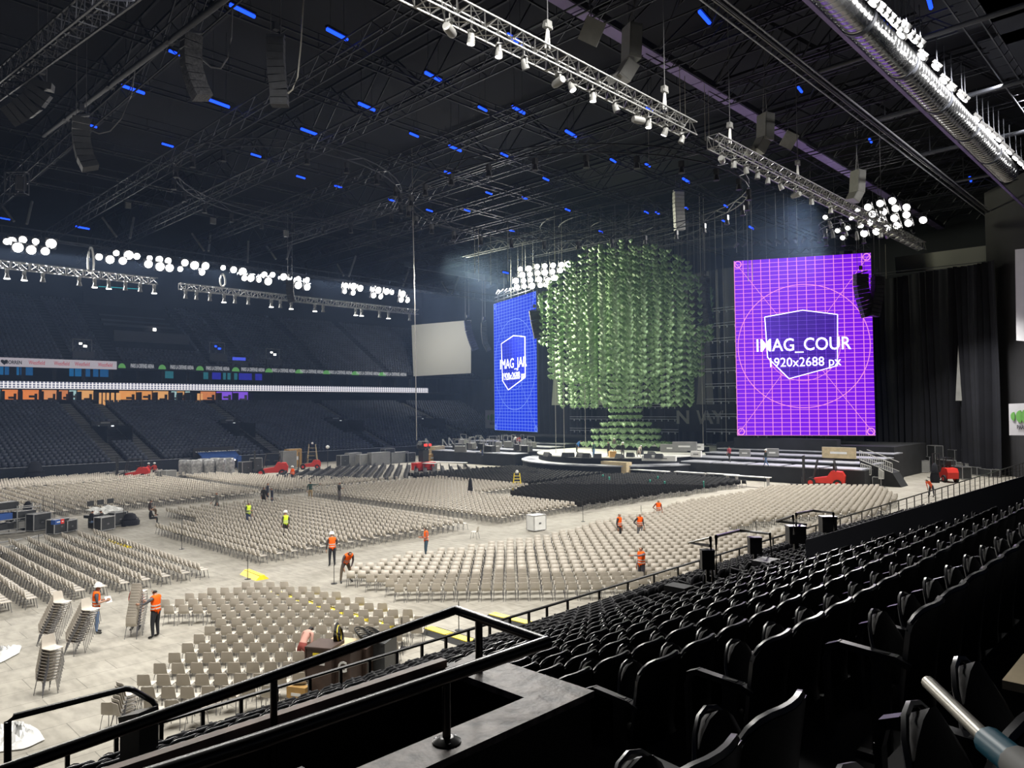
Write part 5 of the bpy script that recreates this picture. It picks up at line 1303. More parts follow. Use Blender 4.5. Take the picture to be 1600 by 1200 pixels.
for lab, px, py, w, h, d in (('grey square panel speaker tilted beside the largest cluster', 925, 49, 32, 36, 44), ('small grey panel speaker hanging above the truss at the right', 1233, 219, 20, 24, 62)):
    p = P(px, py, d=d); t = thing('panel_speaker', lab, 'speaker', p)
    R = Matrix((Vector((cr.x, cr.y, 0)).normalized(), Vector((fh.x, fh.y, 0)), Vector((0, 0, 1)))).transposed() @ Matrix.Rotation(.45, 3, 'Y') @ Matrix.Rotation(.5, 3, 'X')
    g = MB(); g.box((0, 0, 0), (w / FPX * d, .3, h / FPX * d), R=R); g.build('speaker_cabinet', sg_, t)
    g = MB(); g.bar((0, 0, .3), (0, .3, 4), .03, 4); g.build('bracket', M_['steel'], t)
for lab, px, py, w, h, d in (('dark projector cage hanging at the left edge', 23, 285, 30, 34, 60), ('small white junction box on the far catwalk, left one', 200, 320, 8, 11, 100), ('small white junction box on the far catwalk, middle one', 333, 345, 8, 10, 100), ('small white junction box on the far catwalk, right one', 447, 365, 7, 10, 100)):
    p = P(px, py, d=d); t = thing('projector_cage' if px < 100 else 'junction_box', lab, 'frame' if px < 100 else 'box', p); s = w / FPX * d / 2; s2 = h / FPX * d / 2
    e = Vector((cr.x, cr.y, 0)).normalized(); g = MB()
    c4 = [e * -s + Vector((0, 0, -s2)), e * s + Vector((0, 0, -s2)), e * s + Vector((0, 0, s2)), e * -s + Vector((0, 0, s2))]
    if px < 100:
        for a, b in zip(c4, c4[1:] + c4[:1]): g.bar(a, b, .07, 4); g.bar(a + fh * .6, b + fh * .6, .05, 4); g.bar(a, a + fh * .6, .04, 4)
        g.build('cage_bars', M_['steel'], t); g = MB(); g.box(fh * .3 + e * .3, (.7, .5, 1.1)); g.build('equipment', M_['speaker'], t)
    else:
        g.box((0, 0, 0), (2 * s, .4, 2 * s2)); g.build('box_body', M_['speakerg'], t); g = MB(); g.bar((0, 0, s2), (0, 0, s2 + 3), .04, 4); g.build('hanger', M_['steel'], t)
# slanting dark truss and big pipe at the upper left
for lab, a, b, d0, d1, kind in (('slanting dark roof truss at the upper left with a hung line array', (155, 8), (-10, 140), 30, 46, 't'), ('long thick pipe slanting under the roof at the upper left', (350, 0), (68, 212), 36, 62, 'p')):
    A, B = P(*a, d=d0), P(*b, d=d1)
    if kind == 't': truss('roof_truss', lab, A + (A - B) * .2, B + (B - A) * .3, .9, .9, M_['steeld'], 1.2, .06, .03)
    else:
        t = thing('roof_pipe', lab, 'pipe', A); g = MB(); g.bar((A - B) * .1, B - A, .17, 8); g.build('pipe_body', M_['steeld'], t, True)
        g = MB()
        for q_ in (.2, .5, .8): g.box((B - A) * q_, (.5, .5, .3)); 
        g.build('pipe_clamp', M_['steeld'], t)
# hanging cables
for lab, pts, d, r in (('long thin white drop cable hanging down to the far stand', [(641, 92), (643, 200), (645, 330), (648, 470), (651, 688)], 92, .055),
                    ('pale cable looping beside the tall flat line array', [(474, 0), (470, 70), (465, 120), (457, 140), (450, 146)], 42, .045),
                    ('dark cable loop at the right of the lit line array', [(363, 10), (361, 60), (356, 90), (345, 107), (330, 105), (315, 92)], 44, .05),
                    ('dark cable swag below the slanting pipe', [(212, 100), (205, 150), (190, 185), (172, 205), (155, 209), (141, 203)], 50, .04),
                    ('dark cable swag at the upper left edge', [(-5, 95), (5, 130), (14, 150), (28, 164), (40, 163)], 44, .05)):
    W_ = [P(x, y, d=d) for x, y in pts]; t = thing('hanging_cable', lab, 'cable', W_[0]); g = MB(); g.tube([w - W_[0] for w in W_], r, 5); g.build('cable', M_['rod'] if 'white' in lab or 'pale' in lab else M_['cable'], t, True)
for k, (px, pt, pb, d) in enumerate(((741, 360, 430, 100), (747, 356, 440, 100), (766, 364, 445, 100), (793, 350, 440, 105), (866, 330, 412, 105), (877, 337, 415, 105), (815, 440, 380, 110), (1013, 180, 260, 60), (1062, 100, 186, 48), (1070, 118, 190, 48), (1101, 130, 220, 52), (1107, 140, 222, 52), (1168, 300, 440, 90), (1175, 300, 440, 90), (1094, 300, 433, 98), (1100, 300, 433, 98), (1120, 330, 560, 99), (1132, 330, 600, 99), (1150, 320, 395, 92), (1212, 300, 385, 92), (1225, 300, 385, 92), (1245, 310, 385, 92), (1387, 380, 560, 100), (868, 545, 735, 98), (881, 560, 735, 98), (914, 600, 700, 98), (1098, 450, 700, 98), (1134, 430, 690, 96))):
    A, B = P(px, pt, d=d), P(px + 1, pb, d=d); t = thing('drop_cable', 'thin taut rigging cable hanging near the stage, %s of the drop cables' % ordn(k + 1), 'cable', B); g = MB(); g.bar((0, 0, 0), Vector((0, 0, A.z - B.z)), .035 if d > 80 else .02, 4); g.build('cable', M_['rod'], t)
# ------------------------------------------------------------------ people
def skeleton(pose):
    """joints (x right, y forward, z up) with radii for a 1.75 m figure"""
    J = {}; E = []
    def j(n, p, r, par=None):
        J[n] = (Vector(p), r); 
        if par: E.append((par, n))
    bend = pose.get('bend', 0); sit = pose.get('sit', False)
    hip = Vector((0, 0, .95 if not sit else .52))
    def up(p):       # torso point: bend forward about the hip
        v = Vector(p) - Vector((0, 0, .95)); v = Matrix.Rotation(-bend, 3, 'X') @ v; return hip + v
    j('pelvis', hip, (.155, .115)); j('waist', up((0, 0, 1.10)), (.135, .10), 'pelvis'); j('chest', up((0, .005, 1.32)), (.165, .115), 'waist')
    j('base', up((0, 0, 1.46)), (.09, .07), 'chest'); j('neck', up((0, .01, 1.53)), (.055, .055), 'base')
    hn = pose.get('nod', 0)
    j('jaw', up((0, .035 + .05 * hn, 1.60 - .02 * hn)), (.068, .08), 'neck'); j('skull', up((0, .012 + .10 * hn, 1.69 - .04 * hn)), (.078, .095), 'jaw')
    st = pose.get('stride', 0)
    for s, nm in ((-1, 'l'), (1, 'r')):
        if sit:
            j('hip' + nm, hip + Vector((s * .09, .03, -.03)), (.09, .09), 'pelvis'); j('knee' + nm, (s * .13, .46, .50), (.065, .065), 'hip' + nm)
            j('ankle' + nm, (s * .13, .44, .09), (.042, .042), 'knee' + nm); j('toe' + nm, (s * .14, .62, .035), (.04, .03), 'ankle' + nm)
        else:
            f = s * st; sp_ = pose.get('spread', .11)
            j('hip' + nm, (s * .095, 0, .88), (.095, .10), 'pelvis')
            j('knee' + nm, (s * sp_, f * .5 + .03, .50 + .02 * abs(st)), (.065, .07), 'hip' + nm)
            j('ankle' + nm, (s * sp_ * 1.1, f * (1.0 if f > 0 else 1.2), .09), (.042, .045), 'knee' + nm)
            j('toe' + nm, (s * sp_ * 1.25, f * (1.0 if f > 0 else 1.2) + .17, .035), (.042, .03), 'ankle' + nm)
        sh_ = up((s * .19, 0, 1.42)); j('shoulder' + nm, sh_, (.062, .062), 'base')
        a = pose.get('arm' + nm, 'down')
        if a == 'down': el, wr, dr = (s * .25, -.03, 1.14), (s * .27, .05, .89), (0, .03, -1)
        elif a == 'hold': el, wr, dr = (s * .25, .02, 1.14), (s * .10, .26, 1.16), (-s * .4, .8, .2)
        elif a == 'reach': el, wr, dr = (s * .25, .22, 1.24), (s * .17, .46, 1.20), (0, 1, 0)
        elif a == 'low': el, wr, dr = (s * .24, .14, 1.15), (s * .16, .32, .92), (0, .6, -.6)
        elif a == 'point': el, wr, dr = (s * .45, .08, 1.42), (s * .70, .14, 1.46), (s, .2, .05)
        elif a == 'pointf': el, wr, dr = (s * .22, .28, 1.40), (s * .20, .54, 1.44), (0, 1, .1)
        elif a == 'phone': el, wr, dr = (s * .25, .12, 1.20), (s * .14, .24, 1.42), (-s * .2, .3, .8)
        elif a == 'hip': el, wr, dr = (s * .36, -.08, 1.16), (s * .20, .05, 1.02), (-s, .1, -.3)
        el, wr = up(el), up(wr); dr = (Matrix.Rotation(-bend, 3, 'X') @ Vector(dr)).normalized()
        j('elbow' + nm, el, (.042, .042), 'shoulder' + nm); j('wrist' + nm, wr, (.028, .024), 'elbow' + nm)
        j('palm' + nm, wr + dr * .075, (.040, .020), 'wrist' + nm)
        side = dr.cross(Vector((s, .1, .2))).normalized()
        for q, (o_, l) in enumerate(((-.028, .072), (-.009, .082), (.010, .078), (.028, .062))):
            k1 = wr + dr * .105 + side * o_; j('knuckle%s%d' % (nm, q), k1, (.0095, .0095), 'palm' + nm)
            j('tip%s%d' % (nm, q), k1 + dr * l + Vector((-s * .02, 0, -.01)), (.0075, .0075), 'knuckle%s%d' % (nm, q))
        j('thumb%s' % nm, wr + dr * .06 - side * .045, (.011, .011), 'palm' + nm); j('thumbtip%s' % nm, wr + dr * .105 - side * .062, (.009, .009), 'thumb%s' % nm)
    return J, E
POSES = dict(
    stand={}, back={'armr': 'reach', 'arml': 'reach', 'nod': .4}, paper={'armr': 'hold', 'arml': 'hold', 'nod': .5}, walk={'stride': .32, 'armr': 'low'},
    bend={'bend': .75, 'armr': 'low', 'arml': 'low', 'nod': .5, 'spread': .2}, point={'armr': 'point'}, pointl={'arml': 'pointf'}, sit={'sit': True, 'armr': 'hold', 'arml': 'low', 'bend': .15, 'nod': .3},
    phone={'armr': 'phone', 'nod': .3}, hip={'armr': 'hip', 'nod': .4}, look={'nod': .7, 'armr': 'hold', 'arml': 'down'})
pm = {}
def pose_mesh(name):
    if name in pm: return pm[name]
    J, E = skeleton(POSES[name]); names = list(J)
    me = bpy.data.meshes.new('skel'); me.from_pydata([J[n][0] for n in names], [(names.index(a), names.index(b)) for a, b in E], [])
    o = bpy.data.objects.new('skel', me); C.objects.link(o)
    sk = o.modifiers.new('s', 'SKIN'); sk.use_smooth_shade = True
    if not me.skin_vertices: me.skin_vertices.new()
    for i, n in enumerate(names): me.skin_vertices[0].data[i].radius = J[n][1]
    me.skin_vertices[0].data[0].use_root = True
    sb = o.modifiers.new('b', 'SUBSURF'); sb.levels = sb.render_levels = 1
    dg = bpy.context.evaluated_depsgraph_get(); ev = o.evaluated_get(dg); out = bpy.data.meshes.new_from_object(ev)
    bpy.data.objects.remove(o)
    out.name = 'person_' + name
    # regions
    seg = [(J[a][0], J[b][0], b) for a, b in E]
    reg = []
    for p in out.polygons:
        c = p.center; best = None; bd = 9
        for a, b, n in seg:
            ab = b - a; t = max(0, min(1, (c - a).dot(ab) / (ab.length_squared + 1e-9))); d = (c - (a + ab * t)).length - J[n][1][0] * .5
            if d < bd: bd = d; best = (n, t)
        n, t = best
        if n.startswith(('toe',)): r = 3
        elif n.startswith(('ankle', 'knee', 'hip')): r = 3 if n.startswith('ankle') and t > .93 else 2
        elif n in ('waist', 'chest', 'base'): r = 1 if not (n == 'waist' and t < .25) else 2
        elif n.startswith('shoulder') or n.startswith('elbow'): r = 1
        elif n.startswith('wrist'): r = 4
        elif n.startswith(('neck', 'jaw', 'skull')): r = 0
        else: r = 0
        if n.startswith('shoulder') or n in ('base', 'chest', 'waist'): pass
        reg.append((r, n, t))
    # face details: nose bump and ears as small pieces of the same mesh are too small to see; eyes are dark patches
    for m_ in (M_['skin'],) * 5: out.materials.append(m_)
    out.polygons.foreach_set('material_index', [r[0] for r in reg]); out.update()
    # vest shell: torso faces pushed out
    def shell(test, push, nm):
        fs = [i for i, r in enumerate(reg) if test(r, out.polygons[i])]
        used = sorted({v for i in fs for v in out.polygons[i].vertices}); ix = {v: k for k, v in enumerate(used)}; n = len(used)
        vs = [out.vertices[v].co + out.vertices[v].normal * push for v in used] + [out.vertices[v].co + out.vertices[v].normal * .002 for v in used]
        F = [tuple(ix[v] for v in out.polygons[i].vertices) for i in fs]; F2 = [tuple(k + n for k in f[::-1]) for f in F]
        ec = {}
        for f in F:
            for a, b in zip(f, f[1:] + f[:1]): ec[(a, b)] = 1
        B = [(b, a, a + n, b + n) for (a, b) in ec if (b, a) not in ec]
        m = bpy.data.meshes.new(nm); m.from_pydata(vs, [], F + F2 + B); m.polygons.foreach_set('use_smooth', [True] * len(m.polygons)); m.update(); return m
    bend = POSES[name].get('bend', 0); hz = .52 if POSES[name].get('sit') else .95
    vest = shell(lambda r, p: r[1] in ('waist', 'chest', 'base', 'pelvis') or (r[1].startswith('shoulder') and r[2] < .85), .022, 'vest')
    hd_ = J['skull'][0]
    hair = shell(lambda r, p: r[1] in ('skull', 'jaw') and (p.center.z > hd_.z + .035 or (p.center.y < hd_.y - .015 and p.center.z > hd_.z - .07)), .012, 'hair')
    pm[name] = (out, vest, hair, J)
    return pm[name]
def pmat(nm, col, **k):
    if nm not in M_: M_[nm] = mat(nm, col, **k)
    return M_[nm]
ORANGE = mat('hi_vis_orange', (.95, .13, .02), .55, emit=(.9, .10, .01), es=.0, noise=.05, nscale=10); YEL = mat('hi_vis_yellow', (.62, .82, .03), .55, noise=.05, nscale=10)
STRIPE = mat('reflective_stripe', (.55, .55, .52), .3, .3)
def person(label, px, py, pose, face, h=1.75, shirt=(.03, .03, .035), trou=(.02, .022, .03), shoe=(.015, .015, .015), sleeve=True, vest=None, helmet=None, hair=True, z=0, d=None, paper=False, skinc=None, x=None):
    body, vm, hm, J = pose_mesh(pose)
    loc = P(px, py, z=z) if d is None else P(px, py, d=d)
    o = bpy.data.objects.new('person', body); C.objects.link(o); o.location = loc; o.rotation_euler = (0, 0, face); s = h / 1.75; o.scale = (s * 1.12, s * 1.12, s * 1.03)
    tag(o, label, 'person')
    def key(c): return 'cloth_%02x%02x%02x' % tuple(int(v * 255) for v in c)
    ms = [M_['skin'], pmat(key(shirt), shirt, rough=.8), pmat(key(trou), trou, rough=.8), pmat(key(shoe), shoe, rough=.5), pmat(key(shirt), shirt, rough=.8) if sleeve else M_['skin']]
    for i, m_ in enumerate(ms): o.material_slots[i].link = 'OBJECT'; o.material_slots[i].material = m_
    if vest:
        v = put('vest', vm, o)
        if not len(vm.materials): vm.materials.append(ORANGE)
        v.material_slots[0].link = 'OBJECT'; v.material_slots[0].material = ORANGE if vest == 'o' else YEL
        # two reflective bands round the waist and over the chest
        bend = POSES[pose].get('bend', 0); hz = .52 if POSES[pose].get('sit') else .95
        for zz, rx, ry in ((1.06, .172, .135), (1.17, .175, .135)):
            g = MB(); R = Matrix.Rotation(-bend, 3, 'X'); c = Vector((0, 0, hz)) + R @ Vector((0, .005, zz - .95))
            g.lathe([(1, -.022), (1, .022)], 14, (0, 0, 0)); g.v = [tuple(c + R @ Vector((a * rx, b * ry, cc))) for a, b, cc in g.v]
            g.build('reflective_stripe', STRIPE, v)
    sk = J['skull'][0]
    if helmet:
        g = MB(); g.lathe([(.145, 0), (.128, .01), (.12, .06), (.09, .11), (.04, .135)], 14, sk + Vector((0, -.005, .03))); g.box(sk + Vector((0, .12, .035)), (.14, .09, .012)); g.build('helmet', M_['white'] if helmet == 'w' else M_['red'], o, True)
    elif hair: 
        if not len(hm.materials): hm.materials.append(M_['hair'])
        put('hair', hm, o)
    g = MB()
    for s_ in (-1, 1): g.box(sk + Vector((s_ * .032, .088, -.02)), (.02, .012, .012))
    g.build('eyes', M_['hair'], o)
    g = MB(); a = sk + Vector((0, .085, -.03)); g.add([a + Vector((0, 0, .03)), a + Vector((-.014, 0, -.02)), a + Vector((.014, 0, -.02)), a + Vector((0, .03, -.018))], [(0, 1, 3), (0, 3, 2), (1, 2, 3), (0, 2, 1)]); g.build('nose', M_['skin'], o)
    if paper:
        tt = J['palmr'][0]; g = MB(); g.box((0, 0, 0), (.21, .004, .30), R=Matrix.Rotation(-.9, 3, 'X')); q_ = g.build('paper_sheet', M_['white'], None, loc=loc + Matrix.Rotation(face, 3, 'Z') @ (tt + Vector((-.1, .08, .05)))); tag(q_, 'sheet of white paper held by the worker in jeans', 'paper')
    return o
TOW = lambda a: math.radians(a) - PI / 2      # facing direction given as an angle in the plan
G_ = math.radians
person('worker in white helmet, orange vest and blue jeans reading a paper sheet', 150, 990, 'paper', TOW(-15), 1.78, (.05, .055, .07), (.10, .17, .30), vest='o', helmet='w', sleeve=False, paper=True)
person('dark-haired worker in orange vest behind the tall chair stack', 213, 984, 'look', TOW(-140), 1.74, (.25, .04, .03), (.03, .03, .04), vest='o')
person('worker in orange vest and black trousers with hands on the chair stack', 243, 997, 'back', TOW(120), 1.78, (.12, .12, .13), (.012, .013, .018), vest='o')
person('worker in white helmet, orange vest and black trousers in the aisle', 519, 885, 'look', TOW(70), 1.74, (.04, .03, .03), (.012, .012, .018), vest='o', helmet='w')
person('worker in orange vest and brown trousers bending over a chair', 540, 910, 'bend', TOW(-100), 1.80, (.09, .07, .08), (.11, .085, .06), vest='o')
person('worker in orange vest holding papers in the wide aisle', 666, 871, 'paper', TOW(150), 1.68, (.3, .1, .06), (.03, .06, .09), vest='o', skinc=1)
person('orange-vested worker among the chairs, left of a pair talking', 968, 848, 'stand', TOW(-80), 1.78, (.03, .03, .035), (.04, .04, .045), vest='o')
person('orange-vested worker among the chairs, right of a pair talking', 1000, 846, 'hip', TOW(-110), 1.72, (.03, .025, .03), (.10, .10, .11), vest='o')
person('worker in orange vest and pale trousers bending in the upper aisle', 1029, 818, 'hip', TOW(-120), 1.68, (.2, .05, .03), (.55, .52, .48), vest='o')
person('grey-haired worker in orange vest pointing across the chairs by the rail', 1003, 917, 'pointl', TOW(160), 1.84, (.16, .13, .15), (.02, .02, .03), vest='o')
person('worker in yellow vest standing in the left rows with head down', 388, 824, 'look', TOW(-70), 1.78, (.03, .04, .03), (.02, .03, .07), vest='y')
person('worker in yellow vest with white cap walking through the central rows', 446, 842, 'stand', TOW(100), 1.72, (.05, .04, .03), (.02, .015, .015), vest='y', helmet='w')
person('person in orange vest and white helmet before the far black chair rows', 457, 755, 'stand', TOW(100), 1.85, (.5, .08, .04), (.04, .045, .06), vest='o', helmet='w')
person('person in grey jacket striding along the pale central aisle', 339, 803, 'walk', TOW(170), 1.75, (.14, .14, .13), (.10, .10, .095))
person('person in black shorts standing in a group of three', 412, 793, 'stand', TOW(20), 1.76, (.02, .02, .02), (.02, .02, .022))
person('person in dark jacket standing in the middle of a group of three', 418, 787, 'stand', TOW(-30), 1.86, (.02, .025, .04), (.02, .02, .03))
person('person in navy jacket and blue jeans at the right of a group of three', 425, 793, 'hip', TOW(160), 1.70, (.02, .025, .045), (.04, .06, .10))
person('person in green jacket with a blue bag pointing towards the stage', 485, 782, 'point', TOW(45), 1.75, (.03, .07, .06), (.30, .22, .12))
person('person in black jacket standing with folded arms among the far chairs', 530, 784, 'paper', TOW(-60), 1.78, (.015, .015, .015), (.10, .09, .09))
person('person in dark clothes sitting on a chair by the central aisle', 233, 806, 'sit', TOW(-10), 1.7, (.05, .035, .035), (.12, .08, .05))
person('person in black hooded coat sitting low at the edge of the rows', 234, 820, 'sit', TOW(-20), 1.7, (.01, .01, .012), (.01, .01, .012))
person('person in black jacket and jeans sitting at the mixing cases', 141, 827, 'sit', TOW(10), 1.8, (.015, .015, .016), (.12, .17, .26))
person('person in black sitting at the mixing console further right', 161, 826, 'sit', TOW(150), 1.8, (.02, .02, .02), (.05, .05, .06))
person('firefighter in red with white helmet by the far stand, left of two', 232, 747, 'stand', TOW(-60), 1.8, (.55, .03, .03), (.02, .02, .03), helmet='w')
person('firefighter in red with white helmet by the far stand, right of two', 241, 747, 'hip', TOW(-90), 1.85, (.60, .05, .03), (.02, .02, .03), helmet='w')
person('crew member in dark shirt and shorts standing on the right stage wing', 1300, 723, 'stand', TOW(170), 1.8, (.12, .09, .10), (.02, .02, .02), z=1.9)
person('crew member in red shirt walking along the stage wing', 1140, 722, 'walk', TOW(60), 1.75, (.30, .04, .06), (.02, .02, .02), z=2.1)
person('crew member in jeans stepping along the front stage wing', 1197, 729, 'walk', TOW(80), 1.75, (.02, .03, .03), (.08, .14, .28), z=1.75, helmet='w')
person('crew member in blue hooded top on the round deck', 901, 707, 'low' if False else 'bend', TOW(-60), 1.85, (.02, .14, .40), (.02, .02, .02), z=2.34)
person('crew member in jeans and green shirt standing on the deck front', 928, 716, 'hip', TOW(100), 1.9, (.03, .08, .06), (.12, .24, .42), z=2.34)
person('crew member in black seen mid-deck', 951, 713, 'stand', TOW(100), 1.8, (.01, .01, .01), (.01, .01, .01), z=2.34)
person('crew member in white helmet and dark clothes on the deck front', 973, 716, 'look', TOW(10), 1.8, (.03, .03, .03), (.12, .11, .11), z=2.34, helmet='w')
person('crew member in pale clothes crouching at the right of the deck', 998, 714, 'bend', TOW(0), 1.5, (.5, .45, .35), (.4, .36, .3), z=2.34, helmet='w')
person('crew member in white helmet in front of the lowest leaves', 960, 706, 'stand', TOW(30), 1.7, (.1, .08, .08), (.1, .1, .1), z=2.34, helmet='w')
person('crew member in white shirt among equipment below the blue screen', 803, 698, 'bend', TOW(0), 1.8, (.6, .6, .58), (.03, .03, .04), z=2.5)
person('crew member in red shirt below the blue screen', 811, 700, 'stand', TOW(30), 1.8, (.55, .05, .03), (.03, .03, .04), z=2.3)
person('crew member in yellow vest on the left stage wing', 754, 713, 'bend', TOW(120), 1.8, (.5, .5, .15), (.06, .08, .16), z=1.9, vest='y')
person('dark-haired worker crouching at the left of the brown crates', 472, 1046, 'bend', TOW(20), 1.45, (.55, .30, .24), (.25, .05, .04))
person('worker in orange-red jacket leaning on cases by the right rail', 1456, 776, 'bend', TOW(150), 1.8, (.75, .10, .03), (.03, .03, .04))
# ------------------------------------------------------------------ props on the floor
def case(label, px, py, w, d_, h, rz, body='case', name='flight_case', top=None, z=0, dd=None):
    p = P(px, py, z=z); t = thing(name, label, 'case', p, rz)
    g = MB(); g.box((0, 0, h / 2 + .08), (w, d_, h)); g.build('case_body', M_[body], t)
    g = MB(); r = .025
    for sx in (-1, 1):
        for sy in (-1, 1): g.box((sx * w / 2, sy * d_ / 2, h / 2 + .08), (r * 2, r * 2, h + .02))
    for zz in (.08, h + .08):
        for s in (-1, 1): g.box((0, s * d_ / 2, zz), (w, r * 2, r * 2)); g.box((s * w / 2, 0, zz), (r * 2, d_, r * 2))
    g.build('edge_trim', M_['caseedge'], t)
    g = MB()
    for sx in (-1, 1):
        for sy in (-1, 1): g.box((sx * w * .4, sy * d_ * .4, .04), (.08, .05, .09))
    g.build('castor', M_['rubber'], t)
    g = MB(); g.box((0, -d_ / 2 - .01, h * .55), (.18, .03, .1)); g.build('handle', M_['chrome'], t)
    return t
case('tall black flight case beside the black shrouded stand at the mixing area', 60, 829, 1.3, .8, 1.15, .4)
case('black flight case with a blue and red box on top at the mixing area', 90, 834, 1.2, .7, .95, .5)
case('smaller black flight case right of the one with coloured boxes', 106, 831, .9, .7, .75, .6)
case('open flight case with pale trim before the mixing console', 163, 829, 1.1, .7, .9, .4); case('black flight case at the right end of the mixing console', 183, 822, 1.0, .7, .95, .4)
case('low flight case behind the black shrouded stand', 33, 822, 1.8, .8, .8, .5)
case('white case near the stage ramp, the left one', 1357, 757, 1.3, .8, .8, .1); case('white case near the stage ramp, the right one', 1372, 760, 1.0, .8, .9, .1)
case('grey rack case under the ramp barrier', 1352, 744, 1.4, .9, .9, .1, z=.8)
case('pale case before the far stand left of the wrapped stacks, left one', 255, 749, 1.6, 1, 1.0, .2, 'grey'); case('pale case before the far stand left of the wrapped stacks, right one', 264, 750, 1.3, 1, 1.1, .2, 'grey')
case('white-lidded case beside the left stand foot, left one', 177, 749, 1.5, 1, .8, .2, 'grey'); case('white-lidded case beside the left stand foot, right one', 189, 748, 1.4, 1, .9, .2, 'grey')
t = case('white crate standing alone in the wide aisle', 838, 829, 1.05, .8, 1.0, A0 - .9, 'white')
for k, (px, py, w, h, b) in enumerate(((1413, 738, 1.6, 2.2, 'case'), (1428, 738, 1.3, 1.0, 'white'), (1440, 738, 1.5, 1.4, 'grey'), (1453, 737, 1.6, 1.8, 'case'), (1462, 738, 1.6, 3.2, 'case'), (1478, 742, 2.4, 1.7, 'case'), (1490, 736, 2.2, 2.6, 'case'), (1507, 740, 2.2, 1.2, 'grey'), (1522, 742, 2.6, .9, 'case'), (1540, 744, 3.4, .8, 'case'), (1403, 742, 1.8, 1.6, 'grey'), (1500, 748, 2.5, 1.3, 'case'))):
    case('%s case in the heap of equipment beside the right drape, %s from the left' % ({'case': 'black', 'white': 'white', 'grey': 'grey'}[b], ordn(k + 1)), px, py, w, 1.0, h, .8, b)
for k, (px, py, w, h, b) in enumerate(((450, 731, 2.2, 2.4, 'grey'), (536, 729, 1.6, 1.6, 'case'), (552, 727, 2.4, 1.8, 'grey'), (572, 727, 3.2, 1.6, 'grey'), (592, 726, 3.6, 1.8, 'grey'), (606, 724, 2.0, 2.2, 'case'), (622, 723, 3.6, 1.6, 'grey'), (640, 722, 1.6, 1.4, 'case'), (385, 741, 1.8, 1.6, 'case'), (400, 740, 1.2, 2.0, 'case'))):
    case('%s equipment case along the foot of the far stand, %s from the left' % ({'case': 'black', 'grey': 'grey'}[b], ordn([3, 4, 5, 6, 7, 8, 9, 10, 1, 2][k])), px, py, w, 1.0, h, .1, b)
def plainbox(name, label, cat, px, py, w, d_, h, rz, m, z=0, strips=True):
    p = P(px, py, z=z); t = thing(name, label, cat, p, rz); g = MB(); g.box((0, 0, h / 2), (w, d_, h)); g.build('box_body', M_[m], t)
    g = MB(); g.box((0, 0, h + .01), (w * 1.02, d_ * .1, .02)); g.box((0, -d_ / 2 - .006, h * .5), (w * .5, .01, h * .2)); g.build('tape_label', M_['white'] if m != 'white' else M_['grey'], t); return t
plainbox('crate', 'plywood crate standing before the round stage', 'crate', 963, 746, 4.0, 1.0, 1.9, math.radians(-95), 'ply')
plainbox('crate', 'tall brown plywood box right of the far forklift', 'crate', 458, 730, 2.2, 1.2, 2.7, .1, 'card'); plainbox('crate', 'plywood stack near the left end of the stage', 'crate', 683, 720, 2.6, 1.2, 2.4, .2, 'ply'); plainbox('crate', 'orange crate left of the plywood stack near the stage', 'crate', 671, 721, 1.5, 1.2, 1.2, .2, 'card')
plainbox('crate', 'plywood sheet box on the right stage wing', 'crate', 1311, 716, 3.6, .3, 1.2, math.radians(-90), 'ply', z=2.5)
plainbox('crate', 'orange tool case on the round deck', 'crate', 957, 714, 1.2, .8, .7, .8, 'card', z=2.34)
plainbox('crate', 'blue plastic box on the flight case at the mixing area', 'box', 88, 819, .5, .35, .3, .5, 'blue' if False else 'awning', z=1.05); plainbox('crate', 'red plastic box on the flight case at the mixing area', 'box', 95, 818, .25, .3, .3, .5, 'red', z=1.05)
# brown crates near the rail
c0 = P(523, 1085, z=0)
def stagebox(label, px, py, w, d_, h, m, cat='crate'):
    p = P(px, py, z=0); t = thing('stage_crate', label, cat, p, A0 - PI / 2 - .25)
    g = MB(); g.box((0, 0, h / 2), (w, d_, h)); g.build('crate_body', M_[m], t)
    g = MB()
    for s in (-1, 1): g.box((s * w * .48, -d_ / 2 - .01, h / 2), (.04, .03, h)); 
    g.box((0, -d_ / 2 - .01, h - .03), (w, .03, .05)); g.build('crate_trim', M_['case'] if m == 'case' else M_['wood'], t)
    return t, p
t, p = stagebox('tall brown wooden crate with yellow and white labels near the rail, the left one', 508, 1085, .85, .8, 1.5, 'wood')
g = MB(); g.box((0, -.41, 1.25), (.34, .02, .16)); g.build('yellow_label', M_['yellow'], t); g = MB(); g.box((0, -.41, 1.05), (.42, .02, .11)); g.build('white_label', M_['white'], t)
t, p2_ = stagebox('brown wooden crate with pale top and white letter near the rail, middle one', 535, 1080, 1.05, 1.0, 1.36, 'wood')
g = MB(); g.box((0, 0, 1.385), (1.12, 1.1, .05)); g.build('pale_lid', M_['ply'], t)
ct = text('lettering', 'G', .42, M_['white'], (.28, -.53, .9), (1, 0, 0), parent=t, off=.01)
t, p = stagebox('brown wooden crate with a white label near the rail, the right one', 562, 1068, .85, .8, 1.2, 'wood'); g = MB(); g.box((0, -.41, 1.0), (.4, .02, .12)); g.build('white_label', M_['white'], t)
stagebox('black equipment case right of the brown crates', 588, 1060, 1.0, .9, 1.25, 'case')
plainbox('cardboard_box', 'open brown cardboard box on the floor left of the brown crates', 'box', 470, 1092, .62, .5, .42, A0 - PI / 2 - .3, 'card')
